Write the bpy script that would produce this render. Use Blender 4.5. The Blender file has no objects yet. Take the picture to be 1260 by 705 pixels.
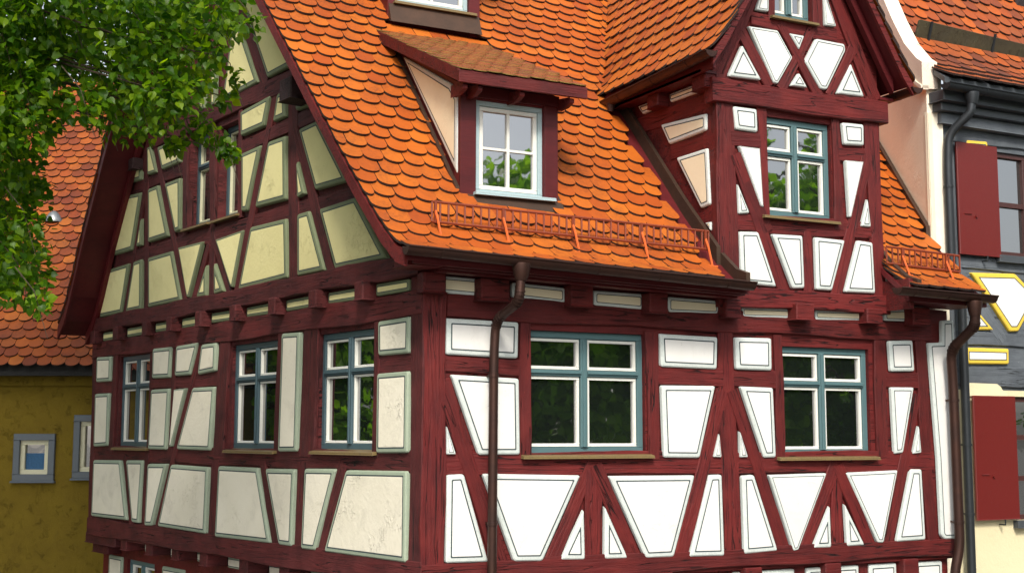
import bpy, bmesh, math, random
import numpy as np
from mathutils import Vector, Matrix

# ------------------------------------------------------------------ camera
scene = bpy.context.scene
R = math.radians
CAM = Vector((-4.804, -11.054, 3.496))
YAW, PITCH, ROLL = R(27.36), R(6.466), 0.0014
cam_d = bpy.data.cameras.new('camera')
cam_d.sensor_width = 36.0
cam_d.lens = 1620.0 / 1260.0 * 36.0
cam_d.clip_start, cam_d.clip_end = 0.05, 3000
cam = bpy.data.objects.new('camera', cam_d)
scene.collection.objects.link(cam)
_f = Vector((math.sin(YAW) * math.cos(PITCH), math.cos(YAW) * math.cos(PITCH), math.sin(PITCH)))
_r = Vector((math.cos(YAW), -math.sin(YAW), 0))
_u = _r.cross(_f)
_r2 = _r * math.cos(ROLL) + _u * math.sin(ROLL)
_u2 = _u * math.cos(ROLL) - _r * math.sin(ROLL)
_m = Matrix((_r2, _u2, -_f)).transposed().to_4x4()
_m.translation = CAM
cam.matrix_world = _m
scene.camera = cam

# ------------------------------------------------------------------ sky, sun, exposure
SUN_EL, SUN_AZ = R(42), R(205)          # azimuth clockwise from +Y
world = bpy.data.worlds.new('World')
scene.world = world
world.use_nodes = True
wn = world.node_tree
bg = wn.nodes['Background']
sky = wn.nodes.new('ShaderNodeTexSky')
sky.sky_type = 'NISHITA'
sky.sun_disc = False
sky.sun_elevation, sky.sun_rotation = SUN_EL, SUN_AZ
sky.air_density, sky.dust_density, sky.ozone_density = 1.0, 3.0, 1.0
hs = wn.nodes.new('ShaderNodeHueSaturation')      # thin high cloud: a paler sky
hs.inputs['Saturation'].default_value = 0.35
wn.links.new(sky.outputs[0], hs.inputs['Color'])
wn.links.new(hs.outputs[0], bg.inputs[0])
bg.inputs[1].default_value = 0.13
sun_d = bpy.data.lights.new('sun', 'SUN')
sun_d.energy = 2.0
sun_d.angle = R(10)
sun_d.color = (1.0, 0.93, 0.82)
sun = bpy.data.objects.new('sun', sun_d)
scene.collection.objects.link(sun)
_sd = Vector((math.sin(SUN_AZ) * math.cos(SUN_EL), math.cos(SUN_AZ) * math.cos(SUN_EL), math.sin(SUN_EL)))
sun.rotation_euler = _sd.to_track_quat('Z', 'Y').to_euler()
sun.location = _sd * 40
scene.view_settings.view_transform = 'Standard'
scene.view_settings.look = 'None'
scene.view_settings.exposure = 0.72
scene.view_settings.gamma = 1.0

random.seed(7)
rng = np.random.default_rng(11)
COL = scene.collection

# ------------------------------------------------------------------ measured layout (metres, wall coordinates: along the wall, height)
FRONT_PANELS = [
    [(0.244,3.145),(0.414,3.147),(0.667,2.347),(0.24,2.354)],
    [(0.606,3.149),(1.658,3.125),(1.239,2.327),(0.929,2.337)],
    [(1.693,2.807),(1.699,2.324),(1.423,2.332)],
    [(1.921,2.833),(2.189,2.316),(1.908,2.315)],
    [(1.966,3.113),(2.985,3.104),(2.717,2.307),(2.382,2.311)],
    [(3.161,3.11),(3.322,3.108),(3.334,2.297),(2.902,2.303)],
    [(3.568,3.097),(3.722,3.1),(4.019,2.312),(3.585,2.302)],
    [(3.913,3.097),(4.692,3.109),(4.28,2.318),(4.215,2.307)],
    [(4.721,2.774),(4.729,2.327),(4.469,2.323)],
    [(4.923,2.792),(5.191,2.336),(4.941,2.331)],
    [(4.95,3.111),(5.695,3.125),(5.456,2.351),(5.375,2.35)],
    [(5.879,3.136),(6.048,3.134),(6.069,2.363),(5.639,2.351)],
    [(0.223,4.578),(0.978,4.568),(0.978,4.224),(0.229,4.24)],
    [(0.276,4.057),(0.983,4.039),(1.001,3.317),(0.56,3.32)],
    [(0.239,3.588),(0.339,3.328),(0.241,3.326)],
    [(2.577,4.522),(3.293,4.512),(3.283,4.177),(2.588,4.187)],
    [(2.59,4.005),(3.259,4.008),(3.052,3.279),(2.611,3.282)],
    [(3.294,3.524),(3.32,3.282),(3.222,3.283)],
    [(3.51,4.518),(3.986,4.519),(3.988,4.18),(3.524,4.181)],
    [(3.568,4.007),(3.998,4.001),(4.022,3.273),(3.852,3.274)],
    [(3.551,3.55),(3.659,3.28),(3.551,3.281)],
    [(5.615,4.547),(5.978,4.571),(5.992,4.219),(5.637,4.207)],
    [(5.626,4.034),(5.975,4.045),(5.779,3.312),(5.655,3.302)],
    [(6.021,3.62),(6.049,3.314),(5.923,3.306)],
    [(6.422,4.813),(6.41,4.561),(6.21,4.545),(6.286,3.249),(6.307,2.403),(6.354,2.357),(6.615,2.357),(6.612,4.821)],
]
FRONT_FRIEZE = [
    [(0.129,4.971),(0.589,4.962),(0.585,4.797),(0.131,4.808)],
    [(0.907,4.949),(1.494,4.922),(1.494,4.767),(0.908,4.801)],
    [(1.815,4.918),(2.394,4.907),(2.392,4.752),(1.815,4.766)],
    [(2.686,4.902),(3.325,4.887),(3.318,4.738),(2.684,4.737)],
    [(3.611,4.836),(4.266,4.845),(4.258,4.74),(3.609,4.73)],
    [(4.587,4.842),(5.262,4.863),(5.246,4.746),(4.584,4.745)],
    [(5.575,4.896),(5.932,4.921),(5.926,4.774),(5.569,4.759)],
]
FRONT_HEADS = [
    (0.511,0.799,4.743,4.926),
    (1.484,1.719,4.732,4.917),
    (2.366,2.576,4.706,4.883),
    (3.306,3.487,4.704,4.871),
    (4.211,4.443,4.718,4.864),
    (5.198,5.414,4.723,4.856),
    (5.861,6.109,4.723,4.895),
]
LEFT_PANELS = [
    [(8.659,3.147),(7.588,3.163),(7.279,2.365),(8.674,2.35)],
    [(7.373,3.167),(6.764,3.176),(6.84,2.349),(7.086,2.353)],
    [(6.588,3.132),(5.946,3.139),(6.37,2.345),(6.632,2.335)],
    [(5.803,3.136),(4.668,3.124),(4.701,2.342),(6.178,2.35)],
    [(4.369,3.143),(3.334,3.144),(2.986,2.343),(4.422,2.325)],
    [(3.144,3.136),(2.449,3.145),(2.481,2.342),(2.781,2.339)],
    [(2.223,3.155),(1.556,3.168),(1.962,2.341),(2.269,2.337)],
    [(1.353,3.163),(0.222,3.176),(0.225,2.347),(1.773,2.338)],
    [(8.681,4.62),(8.099,4.604),(8.089,4.249),(8.676,4.257)],
    [(8.692,4.087),(8.125,4.086),(8.114,3.347),(8.679,3.334)],
    [(6.535,4.626),(5.903,4.618),(5.941,4.226),(6.531,4.237)],
    [(5.744,4.622),(5.059,4.629),(5.279,4.239),(5.767,4.236)],
    [(4.959,4.599),(4.539,4.594),(4.541,4.255),(5.056,4.231)],
    [(6.547,4.093),(5.931,4.093),(5.987,3.317),(6.593,3.311)],
    [(5.77,4.072),(5.419,4.079),(5.817,3.359),(5.87,3.358)],
    [(5.193,4.076),(4.543,4.073),(4.634,3.319),(5.645,3.32)],
    [(2.809,4.6),(2.384,4.591),(2.412,3.324),(2.846,3.319)],
    [(0.773,4.592),(0.198,4.598),(0.206,4.251),(0.765,4.252)],
    [(0.782,4.092),(0.211,4.096),(0.216,3.336),(0.778,3.33)],
]
GABLE_PANELS = [
    [(8.472,5.853),(7.516,5.859),(7.752,5.181),(8.901,5.184)],
    [(7.338,5.863),(7.049,5.866),(7.005,5.172),(7.576,5.175)],
    [(6.813,5.862),(5.984,5.864),(5.63,5.185),(6.754,5.179)],
    [(5.787,5.877),(5.006,5.869),(5.4,5.203),(5.462,5.223)],
    [(4.889,5.574),(4.862,5.172),(5.171,5.178)],
    [(4.663,5.57),(4.336,5.186),(4.638,5.173)],
    [(4.634,5.845),(3.862,5.867),(4.112,5.215),(4.167,5.239)],
    [(3.659,5.876),(2.761,5.855),(2.701,5.195),(3.954,5.166)],
    [(2.501,5.87),(2.234,5.869),(1.858,5.19),(2.472,5.187)],
    [(2.006,5.859),(1.239,5.871),(0.612,5.184),(1.644,5.177)],
    [(7.753,6.841),(7.15,6.802),(7.427,6.031),(8.256,6.03)],
    [(7.115,6.443),(7.084,6.059),(7.258,6.057)],
    [(6.895,6.804),(6.548,6.807),(6.125,6.065),(6.831,6.063)],
    [(6.31,6.792),(5.792,6.786),(5.73,6.101),(5.909,6.082)],
    [(7.448,7.26),(7.181,7.21),(7.178,6.971),(7.565,6.986)],
    [(6.975,7.39),(6.857,7.392),(6.592,6.99),(6.924,6.999)],
    [(6.62,7.327),(5.897,7.328),(5.808,6.991),(6.421,6.984)],
    [(4.009,7.296),(3.23,7.329),(3.367,6.997),(3.983,6.991)],
    [(3.958,6.788),(3.44,6.793),(3.764,6.074),(3.918,6.085)],
    [(3.253,6.797),(2.83,6.794),(2.778,6.065),(3.551,6.082)],
    [(3.054,7.311),(2.874,7.31),(2.828,7.005),(3.149,7.002)],
    [(2.545,6.462),(2.341,6.064),(2.516,6.045)],
    [(2.521,6.8),(2.077,6.822),(1.393,6.058),(2.103,6.064)],
    [(2.603,7.38),(2.231,7.012),(2.588,7.021)],
    [(4.164,8.829),(3.711,8.703),(2.696,7.566),(3.311,7.546)],
    [(4.302,8.441),(4.116,8.393),(3.543,7.549),(4.527,7.531)],
    [(4.908,8.22),(4.738,8.221),(4.766,7.539),(4.863,7.539)],
    [(5.358,7.84),(5.107,7.87),(5.061,7.548),(5.185,7.541)],
]
CROSS_PANELS = [
    [(3.56,5.625),(3.803,5.638),(4.036,5.064),(3.568,5.073)],
    [(3.979,5.628),(4.395,5.633),(4.407,5.066),(4.242,5.057)],
    [(4.565,5.631),(4.99,5.625),(4.787,5.056),(4.569,5.057)],
    [(5.168,5.637),(5.386,5.631),(5.4,5.058),(4.963,5.054)],
    [(3.504,6.951),(3.818,6.958),(3.823,6.703),(3.531,6.701)],
    [(3.569,6.53),(3.842,6.532),(3.878,5.901),(3.842,5.91)],
    [(3.543,6.128),(3.697,5.82),(3.557,5.806)],
    [(4.989,6.946),(5.302,6.956),(5.297,6.709),(5.011,6.692)],
    [(5.016,6.515),(5.279,6.528),(5.08,5.884),(5.052,5.891)],
    [(5.33,6.123),(5.369,5.801),(5.223,5.796)],
    [(3.637,7.64),(3.887,7.273),(3.448,7.266)],
    [(3.727,7.85),(4.121,7.862),(4.314,7.581),(4.105,7.264),(4.05,7.266)],
    [(4.277,7.852),(4.491,7.852),(4.406,7.684)],
    [(4.399,7.432),(4.518,7.271),(4.278,7.268)],
    [(4.65,7.844),(5.055,7.84),(5.065,7.766),(4.781,7.28),(4.689,7.283),(4.482,7.561)],
    [(5.142,7.637),(5.323,7.269),(4.926,7.257)],
    [(3.936,8.36),(4.013,8.373),(3.998,8.047),(3.836,8.046)],
    [(4.751,8.493),(4.794,8.388),(4.944,8.019),(4.782,8.014)],
]
CHEEK_PANELS = [
    [(0.978,6.945),(0.104,6.883),(0.108,6.7),(0.807,6.689)],
    [(0.685,6.511),(0.093,6.509),(0.063,5.9),(0.231,5.887)],
    [(0.163,5.725),(0.062,5.719),(0.064,5.625)],
    [(0.794,7.255),(0.271,7.249),(0.283,7.145),(0.781,7.151)],
    [(1.439,7.262),(1.119,7.256),(1.121,7.153),(1.338,7.145)],
]
FRONT_TIMBERS = [
    ('post',(1.056,4.583),(1.074,3.299),0.12),
    ('post',(2.496,4.535),(2.518,3.266),0.14),
    ('post',(3.408,4.595),(3.451,2.236),0.21),
    ('post',(4.084,4.56),(4.102,3.255),0.11),
    ('post',(5.509,4.558),(5.504,3.246),0.17),
    ('post',(6.104,4.652),(6.192,2.3),0.16),
    ('post',(1.809,3.17),(1.803,2.273),0.2),
    ('post',(4.846,3.164),(4.827,2.264),0.15),
    ('rail',(0.226,4.162),(1.004,4.132),0.17),
    ('rail',(2.548,4.097),(3.367,4.094),0.19),
    ('rail',(3.449,4.092),(4.05,4.087),0.17),
    ('rail',(5.551,4.118),(6.056,4.133),0.18),
    ('rail',(0.209,3.238),(6.26,3.222),0.22),
    ('brace',(0.203,3.985),(0.81,2.301),0.165),
    ('brace',(1.795,3.232),(1.317,2.294),0.15),
    ('brace',(1.823,3.216),(2.306,2.26),0.15),
    ('brace',(3.354,3.965),(2.804,2.263),0.15),
    ('brace',(3.488,3.967),(4.128,2.258),0.15),
    ('brace',(4.848,3.207),(4.354,2.274),0.15),
    ('brace',(4.858,3.19),(5.293,2.306),0.14),
    ('brace',(6.024,3.965),(5.537,2.315),0.13),
]
LEFT_TIMBERS = [
    ('post',(8.863,4.711),(8.785,2.115),0.14),
    ('post',(7.989,4.667),(8.041,3.264),0.17),
    ('post',(6.624,4.663),(6.657,3.237),0.11),
    ('post',(5.838,4.641),(5.914,3.246),0.14),
    ('post',(4.347,4.618),(4.445,3.264),0.28),
    ('post',(2.887,4.605),(2.932,3.283),0.14),
    ('post',(2.192,4.63),(2.228,3.275),0.32),
    ('post',(0.826,4.604),(0.838,3.294),0.12),
    ('post',(6.689,3.268),(6.729,2.267),0.14),
    ('post',(4.523,3.216),(4.566,2.278),0.2),
    ('post',(2.335,3.223),(2.368,2.267),0.2),
    ('brace',(7.485,3.226),(7.171,2.306),0.11),
    ('brace',(4.987,4.654),(6.271,2.314),0.13),
    ('brace',(3.255,3.19),(2.866,2.317),0.15),
    ('brace',(1.452,3.222),(1.874,2.302),0.17),
    ('rail',(8.806,3.244),(0.016,3.261),0.2),
    ('rail',(8.77,4.178),(8.003,4.167),0.18),
    ('rail',(6.61,4.17),(5.273,4.149),0.13),
    ('rail',(5.274,4.159),(4.456,4.161),0.17),
    ('rail',(0.83,4.172),(0.114,4.164),0.18),
    ('post',(7.063,7.372),(6.865,5.111),0.14),
    ('post',(5.743,7.407),(5.64,6.017),0.13),
    ('post',(4.889,7.369),(4.742,5.133),0.16),
    ('post',(4.08,7.359),(4.003,6.029),0.11),
    ('post',(2.723,7.462),(2.593,5.149),0.24),
    ('post',(5.019,8.414),(4.953,7.412),0.12),
    ('rail',(8.685,5.946),(1.159,5.906),0.19),
    ('rail',(7.697,6.914),(5.732,6.904),0.17),
    ('rail',(4.03,6.878),(1.955,6.921),0.17),
    ('brace',(7.053,6.918),(7.684,5.126),0.11),
    ('brace',(6.773,7.433),(5.536,5.147),0.13),
    ('brace',(4.872,5.823),(5.32,5.15),0.12),
    ('brace',(4.755,5.879),(4.22,5.147),0.12),
    ('brace',(3.1,7.443),(4.062,5.134),0.14),
    ('brace',(2.637,6.822),(1.734,5.128),0.15),
    ('brace',(4.33,8.906),(3.413,7.501),0.2),
    ('brace',(4.37,8.407),(4.642,7.473),0.14),
    ('brace',(5.498,7.997),(5.181,7.488),0.13),
]
CROSS_TIMBERS = [
    ('post',(3.42,7.213),(3.441,4.956),0.23),
    ('post',(3.896,7.007),(3.933,5.691),0.12),
    ('post',(4.921,6.99),(4.924,5.737),0.12),
    ('post',(5.419,7.093),(5.492,5.005),0.19),
    ('post',(4.493,5.688),(4.483,5.008),0.12),
    ('rail',(3.312,5.721),(5.534,5.764),0.19),
    ('rail',(3.486,6.6),(3.871,6.623),0.17),
    ('rail',(4.942,6.581),(5.341,6.612),0.16),
    ('rail',(3.784,7.957),(4.965,7.929),0.16),
    ('brace',(3.525,6.438),(4.153,4.992),0.14),
    ('brace',(3.535,6.439),(3.943,5.648),0.15),
    ('brace',(5.34,6.575),(4.865,5.01),0.15),
    ('brace',(3.64,7.792),(4.017,7.235),0.13),
    ('brace',(4.168,7.96),(4.687,7.21),0.13),
    ('brace',(4.619,7.972),(4.159,7.217),0.13),
    ('brace',(5.196,7.813),(4.825,7.227),0.13),
    ('post',(4.059,8.426),(4.058,7.971),0.1),
    ('post',(4.706,8.533),(4.7,7.984),0.13),
]
FRONT_WINDOWS = [
    (1.131,2.43,3.326,4.505),
    (4.154,5.364,3.29,4.448),
]
LEFT_WINDOWS = [
    (7.854,6.713,3.343,4.581),
    (4.17,3.022,3.343,4.544),
    (2.04,0.897,3.353,4.54),
    (5.614,4.953,6.106,7.296),
    (4.711,4.107,6.098,7.246),
]
CROSS_WINDOWS = [
    (3.963,4.86,5.832,6.909),
    (4.122,4.63,8.026,8.581),
]
CROWN_CLUMPS = [  # centre and radius of each leafy bough, the first 154 finer
    (-2.05,-0.84,7.11,0.15),(-3.52,0.36,5.84,0.18),(-3.32,0.9,4.71,0.16),(-3.79,-0.52,4.9,0.24),(-2.94,-1.55,6.71,0.24),(-2.25,-1.34,6.64,0.13),
    (-3.44,-0.91,6.71,0.24),(-4.0,0.58,6.62,0.13),(-3.26,0.75,6.73,0.24),(-3.02,-0.23,6.5,0.24),(-2.28,0.52,7.7,0.13),(-2.22,-0.38,6.4,0.08),
    (-3.52,1.35,5.3,0.24),(-2.2,-0.06,7.35,0.24),(-4.05,-0.45,4.46,0.07),(-3.52,-0.74,6.3,0.24),(-3.98,0.73,7.17,0.17),(-2.98,-0.83,6.08,0.24),
    (-3.22,-1.16,5.93,0.15),(-2.01,-0.83,7.38,0.07),(-2.05,-0.17,7.26,0.24),(-3.77,-0.11,4.81,0.24),(-3.56,-0.76,6.03,0.24),(-3.33,1.11,5.19,0.14),
    (-3.39,0.76,6.13,0.17),(-2.29,0.56,6.87,0.24),(-3.52,0.13,5.39,0.21),(-3.58,1.44,5.02,0.24),(-2.49,-0.1,6.26,0.2),(-3.73,0.62,6.2,0.24),
    (-4.09,-0.26,5.88,0.07),(-3.86,-0.96,6.55,0.24),(-2.59,0.58,7.03,0.24),(-3.94,-0.02,5.72,0.22),(-3.7,1.29,5.71,0.24),(-3.34,-0.66,5.99,0.09),
    (-3.57,-0.79,5.81,0.18),(-3.68,-0.73,6.42,0.24),(-2.61,0.04,6.1,0.18),(-3.86,-0.08,5.06,0.24),(-2.97,-0.71,6.32,0.24),(-2.93,-0.52,5.97,0.16),
    (-3.11,0.79,6.48,0.2),(-3.63,0.96,6.78,0.24),(-3.89,0.98,4.95,0.14),(-3.03,0.52,6.79,0.24),(-3.69,1.07,5.82,0.24),(-3.97,1.08,7.0,0.14),
    (-2.59,-1.0,6.91,0.24),(-3.16,0.14,7.08,0.24),(-4.12,0.01,7.06,0.07),(-4.03,0.43,7.37,0.14),(-3.25,0.33,7.48,0.13),(-3.89,-0.09,6.67,0.24),
    (-2.31,-0.07,7.09,0.24),(-2.55,-0.09,7.36,0.22),(-3.51,0.25,4.76,0.22),(-2.73,-1.33,6.53,0.24),(-3.39,-0.44,6.64,0.24),(-2.74,-0.6,6.34,0.24),
    (-2.58,-1.39,6.02,0.12),(-3.99,0.5,4.73,0.07),(-3.85,-0.43,6.42,0.24),(-2.9,0.71,7.74,0.07),(-3.88,-0.13,5.33,0.24),(-3.68,-0.18,7.16,0.2),
    (-3.95,1.64,6.03,0.08),(-4.11,-0.7,5.99,0.09),(-3.73,0.02,5.86,0.24),(-3.0,-0.75,7.08,0.22),(-3.79,1.38,6.01,0.24),(-3.57,-1.02,6.76,0.24),
    (-2.98,-1.33,6.42,0.24),(-2.67,-1.22,7.09,0.11),(-3.97,-0.62,7.01,0.16),(-3.94,0.62,5.14,0.13),(-3.78,1.14,6.6,0.24),(-3.63,-0.17,6.08,0.24),
    (-3.71,0.19,5.27,0.24),(-2.63,0.32,7.41,0.24),(-2.45,-0.88,6.64,0.24),(-2.83,-1.15,6.04,0.24),(-4.17,-0.65,6.66,0.07),(-3.76,-0.23,6.17,0.24),
    (-3.64,-0.99,6.91,0.2),(-2.24,0.42,6.56,0.22),(-3.27,0.53,4.89,0.07),(-3.17,-0.95,6.93,0.24),(-3.27,0.11,7.2,0.24),(-3.36,0.88,6.66,0.24),
    (-3.84,-0.78,5.83,0.24),(-3.67,1.44,6.12,0.24),(-2.3,-0.65,7.32,0.13),(-3.77,-0.64,4.5,0.07),(-2.71,0.76,6.54,0.24),(-4.02,-0.55,6.2,0.2),
    (-3.42,0.55,4.96,0.2),(-3.49,0.99,6.93,0.24),(-3.88,-0.93,6.72,0.24),(-2.79,-1.26,6.68,0.24),(-2.38,-1.51,6.32,0.09),(-2.61,0.68,7.72,0.11),
    (-3.96,-0.35,6.04,0.24),(-2.99,0.39,7.38,0.24),(-3.8,1.22,7.68,0.12),(-2.87,0.85,6.35,0.1),(-3.96,-0.78,6.66,0.24),(-2.43,0.11,6.58,0.24),
    (-2.42,-1.67,6.7,0.24),(-3.35,-1.33,6.77,0.24),(-2.32,-1.1,6.63,0.21),(-2.2,-0.16,6.64,0.21),(-2.68,-0.43,7.37,0.08),(-2.8,-0.49,6.9,0.24),
    (-3.81,1.4,7.24,0.24),(-3.64,-0.49,6.79,0.24),(-3.45,1.22,6.62,0.24),(-3.54,-0.69,6.57,0.24),(-3.51,-0.51,5.11,0.09),(-3.3,0.09,6.03,0.07),
    (-3.54,0.51,5.64,0.24),(-3.45,-0.88,4.45,0.07),(-2.69,0.18,6.73,0.24),(-3.79,-0.91,6.46,0.24),(-2.96,-0.4,6.89,0.24),(-3.36,0.72,5.68,0.12),
    (-2.8,-1.38,6.39,0.24),(-2.59,-1.33,6.17,0.24),(-2.74,-1.47,6.01,0.24),(-2.89,0.94,7.18,0.24),(-3.64,-0.84,6.18,0.24),(-2.81,0.37,6.88,0.24),
    (-3.9,1.35,5.61,0.13),(-3.51,1.16,7.28,0.24),(-2.36,-0.14,6.2,0.07),(-3.67,1.65,4.91,0.24),(-3.05,0.77,7.01,0.24),(-3.66,0.7,7.25,0.24),
    (-3.25,-0.91,6.53,0.24),(-2.38,-1.02,6.77,0.24),(-2.34,-1.08,5.9,0.08),(-2.23,-1.12,5.77,0.09),(-2.39,-0.93,5.87,0.1),(-2.13,-1.16,5.66,0.05),
    (-2.19,-1.13,5.69,0.05),(-2.58,-0.94,5.77,0.1),(-2.52,-0.96,5.71,0.06),(-3.58,-0.17,5.63,0.2),(-3.49,0.03,5.42,0.2),(-3.51,-0.03,5.08,0.22),
    (-3.51,-0.32,4.72,0.22),(-2.08,-1.04,6.31,0.06),(-2.15,-0.98,6.15,0.07),(-1.92,-0.96,6.78,0.08),(-5.13,0.97,9.52,0.49),(-7.3,2.15,6.97,0.46),
    (-5.81,2.69,6.11,0.52),(-4.1,0.54,10.05,0.45),(-5.0,1.93,5.85,0.49),(-6.38,2.2,6.34,0.39),(-3.78,1.17,10.07,0.44),(-4.99,1.09,5.65,0.47),
    (-6.15,2.38,9.15,0.53),(-4.14,-0.18,9.53,0.42),(-6.63,2.14,6.03,0.53),(-6.91,2.17,8.1,0.5),(-4.34,2.09,9.46,0.48),(-4.68,0.56,5.63,0.45),
    (-4.74,0.4,6.14,0.39),(-4.91,1.21,9.67,0.48),(-4.45,0.5,6.87,0.53),(-7.3,3.96,7.44,0.42),(-5.73,0.71,8.18,0.51),(-4.91,-0.29,9.29,0.4),
    (-6.55,0.37,9.17,0.42),(-2.47,-2.2,8.86,0.53),(-6.39,0.77,6.91,0.53),(-4.51,-1.01,6.52,0.42),(-4.82,-1.2,8.2,0.43),(-4.86,0.52,7.85,0.38),
    (-5.18,0.39,7.59,0.5),(-3.61,-1.78,7.59,0.42),(-4.64,0.25,7.18,0.38),(-6.72,3.37,7.37,0.48),(-5.61,0.37,8.87,0.36),(-7.34,3.85,5.53,0.38),
    (-6.78,0.68,4.79,0.41),(-5.87,2.11,9.37,0.36),(-6.08,2.23,9.71,0.53),(-4.68,-0.76,6.73,0.49),(-4.7,-0.28,7.67,0.5),(-5.92,1.07,8.62,0.44),
    (-6.93,1.95,7.14,0.49),(-5.1,-0.34,8.29,0.51),(-6.57,-0.19,7.67,0.41),(-5.66,-0.5,8.03,0.53),(-6.4,1.12,10.1,0.8),(-4.44,4.69,10.76,0.65),  # the large boughs from here on: unseen, added to shade the yellow house
    (-5.54,0.3,11.37,0.8),(-3.68,4.32,11.21,0.79),(-6.49,2.92,9.03,0.83),(-5.49,0.92,12.73,0.74),(-6.84,4.4,11.12,0.74),(-3.85,1.64,9.55,0.72),
    (-6.89,3.63,10.45,0.61),(-7.24,0.84,10.89,0.82),(-4.21,4.41,10.85,0.79),(-6.31,1.91,12.37,0.63),(-4.99,2.95,8.53,0.72),(-4.21,4.62,10.18,0.82),
    (-7.63,4.71,11.36,0.79),(-5.78,3.05,12.01,0.62),(-6.97,3.92,12.24,0.62),(-5.34,2.64,9.7,0.8),(-6.53,4.05,10.15,0.59),(-3.47,0.77,8.76,0.56),
    (-6.22,0.14,9.0,0.83),(-6.66,3.72,9.26,0.55),(-7.77,0.63,12.59,0.69),(-6.68,0.24,11.19,0.64),(-6.99,2.27,11.5,0.65),(-5.27,0.98,10.82,0.56),
    (-3.65,4.83,10.89,0.69),(-6.01,3.89,10.9,0.76),(-5.81,2.08,11.55,0.6),(-6.26,1.25,9.23,0.81),(-6.4,3.83,8.52,0.83),(-5.69,3.87,8.78,0.73),
    (-4.15,1.5,8.72,0.66),(-4.34,3.96,8.59,0.65),(-3.68,1.5,8.69,0.81),(-4.11,2.32,11.44,0.78),(-4.03,0.98,11.59,0.83),(-4.25,2.71,10.07,0.84),
    (-3.33,4.18,10.58,0.82),(-3.87,2.62,8.89,0.73),(-7.19,1.74,10.86,0.7),(-4.9,4.27,12.57,0.64),(-3.51,1.68,9.87,0.78),(-3.41,2.64,11.88,0.8),
]
N_FINE = 154
# ------------------------------------------------------------------ materials
def new_mat(name):
    m = bpy.data.materials.new(name)
    m.use_nodes = True
    nt = m.node_tree
    p = nt.nodes['Principled BSDF']
    return m, nt, p

class NT:
    """small helper to write node graphs"""
    def __init__(s, nt): s.nt = nt
    def n(s, t, **kw):
        nd = s.nt.nodes.new('ShaderNode' + t)
        for k, v in kw.items():
            if k.startswith('i_'):
                key = k[2:]
                key = int(key) if key.isdigit() else key.replace('_', ' ')
                nd.inputs[key].default_value = v
            else: setattr(nd, k, v)
        return nd
    def l(s, a, b): s.nt.links.new(a, b)
    def noise(s, vec, scale, detail=4, rough=.55, dist=0.0):
        nd = s.n('TexNoise'); nd.inputs['Scale'].default_value = scale
        nd.inputs['Detail'].default_value = detail; nd.inputs['Roughness'].default_value = rough
        nd.inputs['Distortion'].default_value = dist
        if vec is not None: s.l(vec, nd.inputs['Vector'])
        return nd.outputs['Fac']
    def ramp(s, fac, stops, interp='LINEAR'):
        nd = s.n('ValToRGB'); cr = nd.color_ramp; cr.interpolation = interp
        while len(cr.elements) < len(stops): cr.elements.new(0.5)
        for e, (p, c) in zip(cr.elements, stops):
            e.position = p
            e.color = (c, c, c, 1) if isinstance(c, (int, float)) else (*c, 1)
        s.l(fac, nd.inputs['Fac'])
        return nd.outputs['Color']
    def mix(s, fac, a, b, mode='MIX'):
        nd = s.n('MixRGB', blend_type=mode)
        for v, i in ((fac, 0), (a, 1), (b, 2)):
            if isinstance(v, (int, float)): nd.inputs[i].default_value = v if i == 0 else (v, v, v, 1)
            elif isinstance(v, tuple): nd.inputs[i].default_value = (*v, 1)
            else: s.l(v, nd.inputs[i])
        return nd.outputs[0]
    def math(s, op, a, b=0.0):
        nd = s.n('Math', operation=op)
        for v, i in ((a, 0), (b, 1)):
            if isinstance(v, (int, float)): nd.inputs[i].default_value = v
            else: s.l(v, nd.inputs[i])
        return nd.outputs[0]
    def bump(s, h, p, strength=.3, dist=.01):
        nd = s.n('Bump'); nd.inputs['Strength'].default_value = strength; nd.inputs['Distance'].default_value = dist
        s.l(h, nd.inputs['Height']); s.l(nd.outputs[0], p.inputs['Normal'])
    def mapping(s, vec, scale=(1, 1, 1), loc=None):
        nd = s.n('Mapping'); nd.inputs['Scale'].default_value = scale
        s.l(vec, nd.inputs['Vector'])
        if loc is not None: s.l(loc, nd.inputs['Location'])
        return nd.outputs[0]

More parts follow.
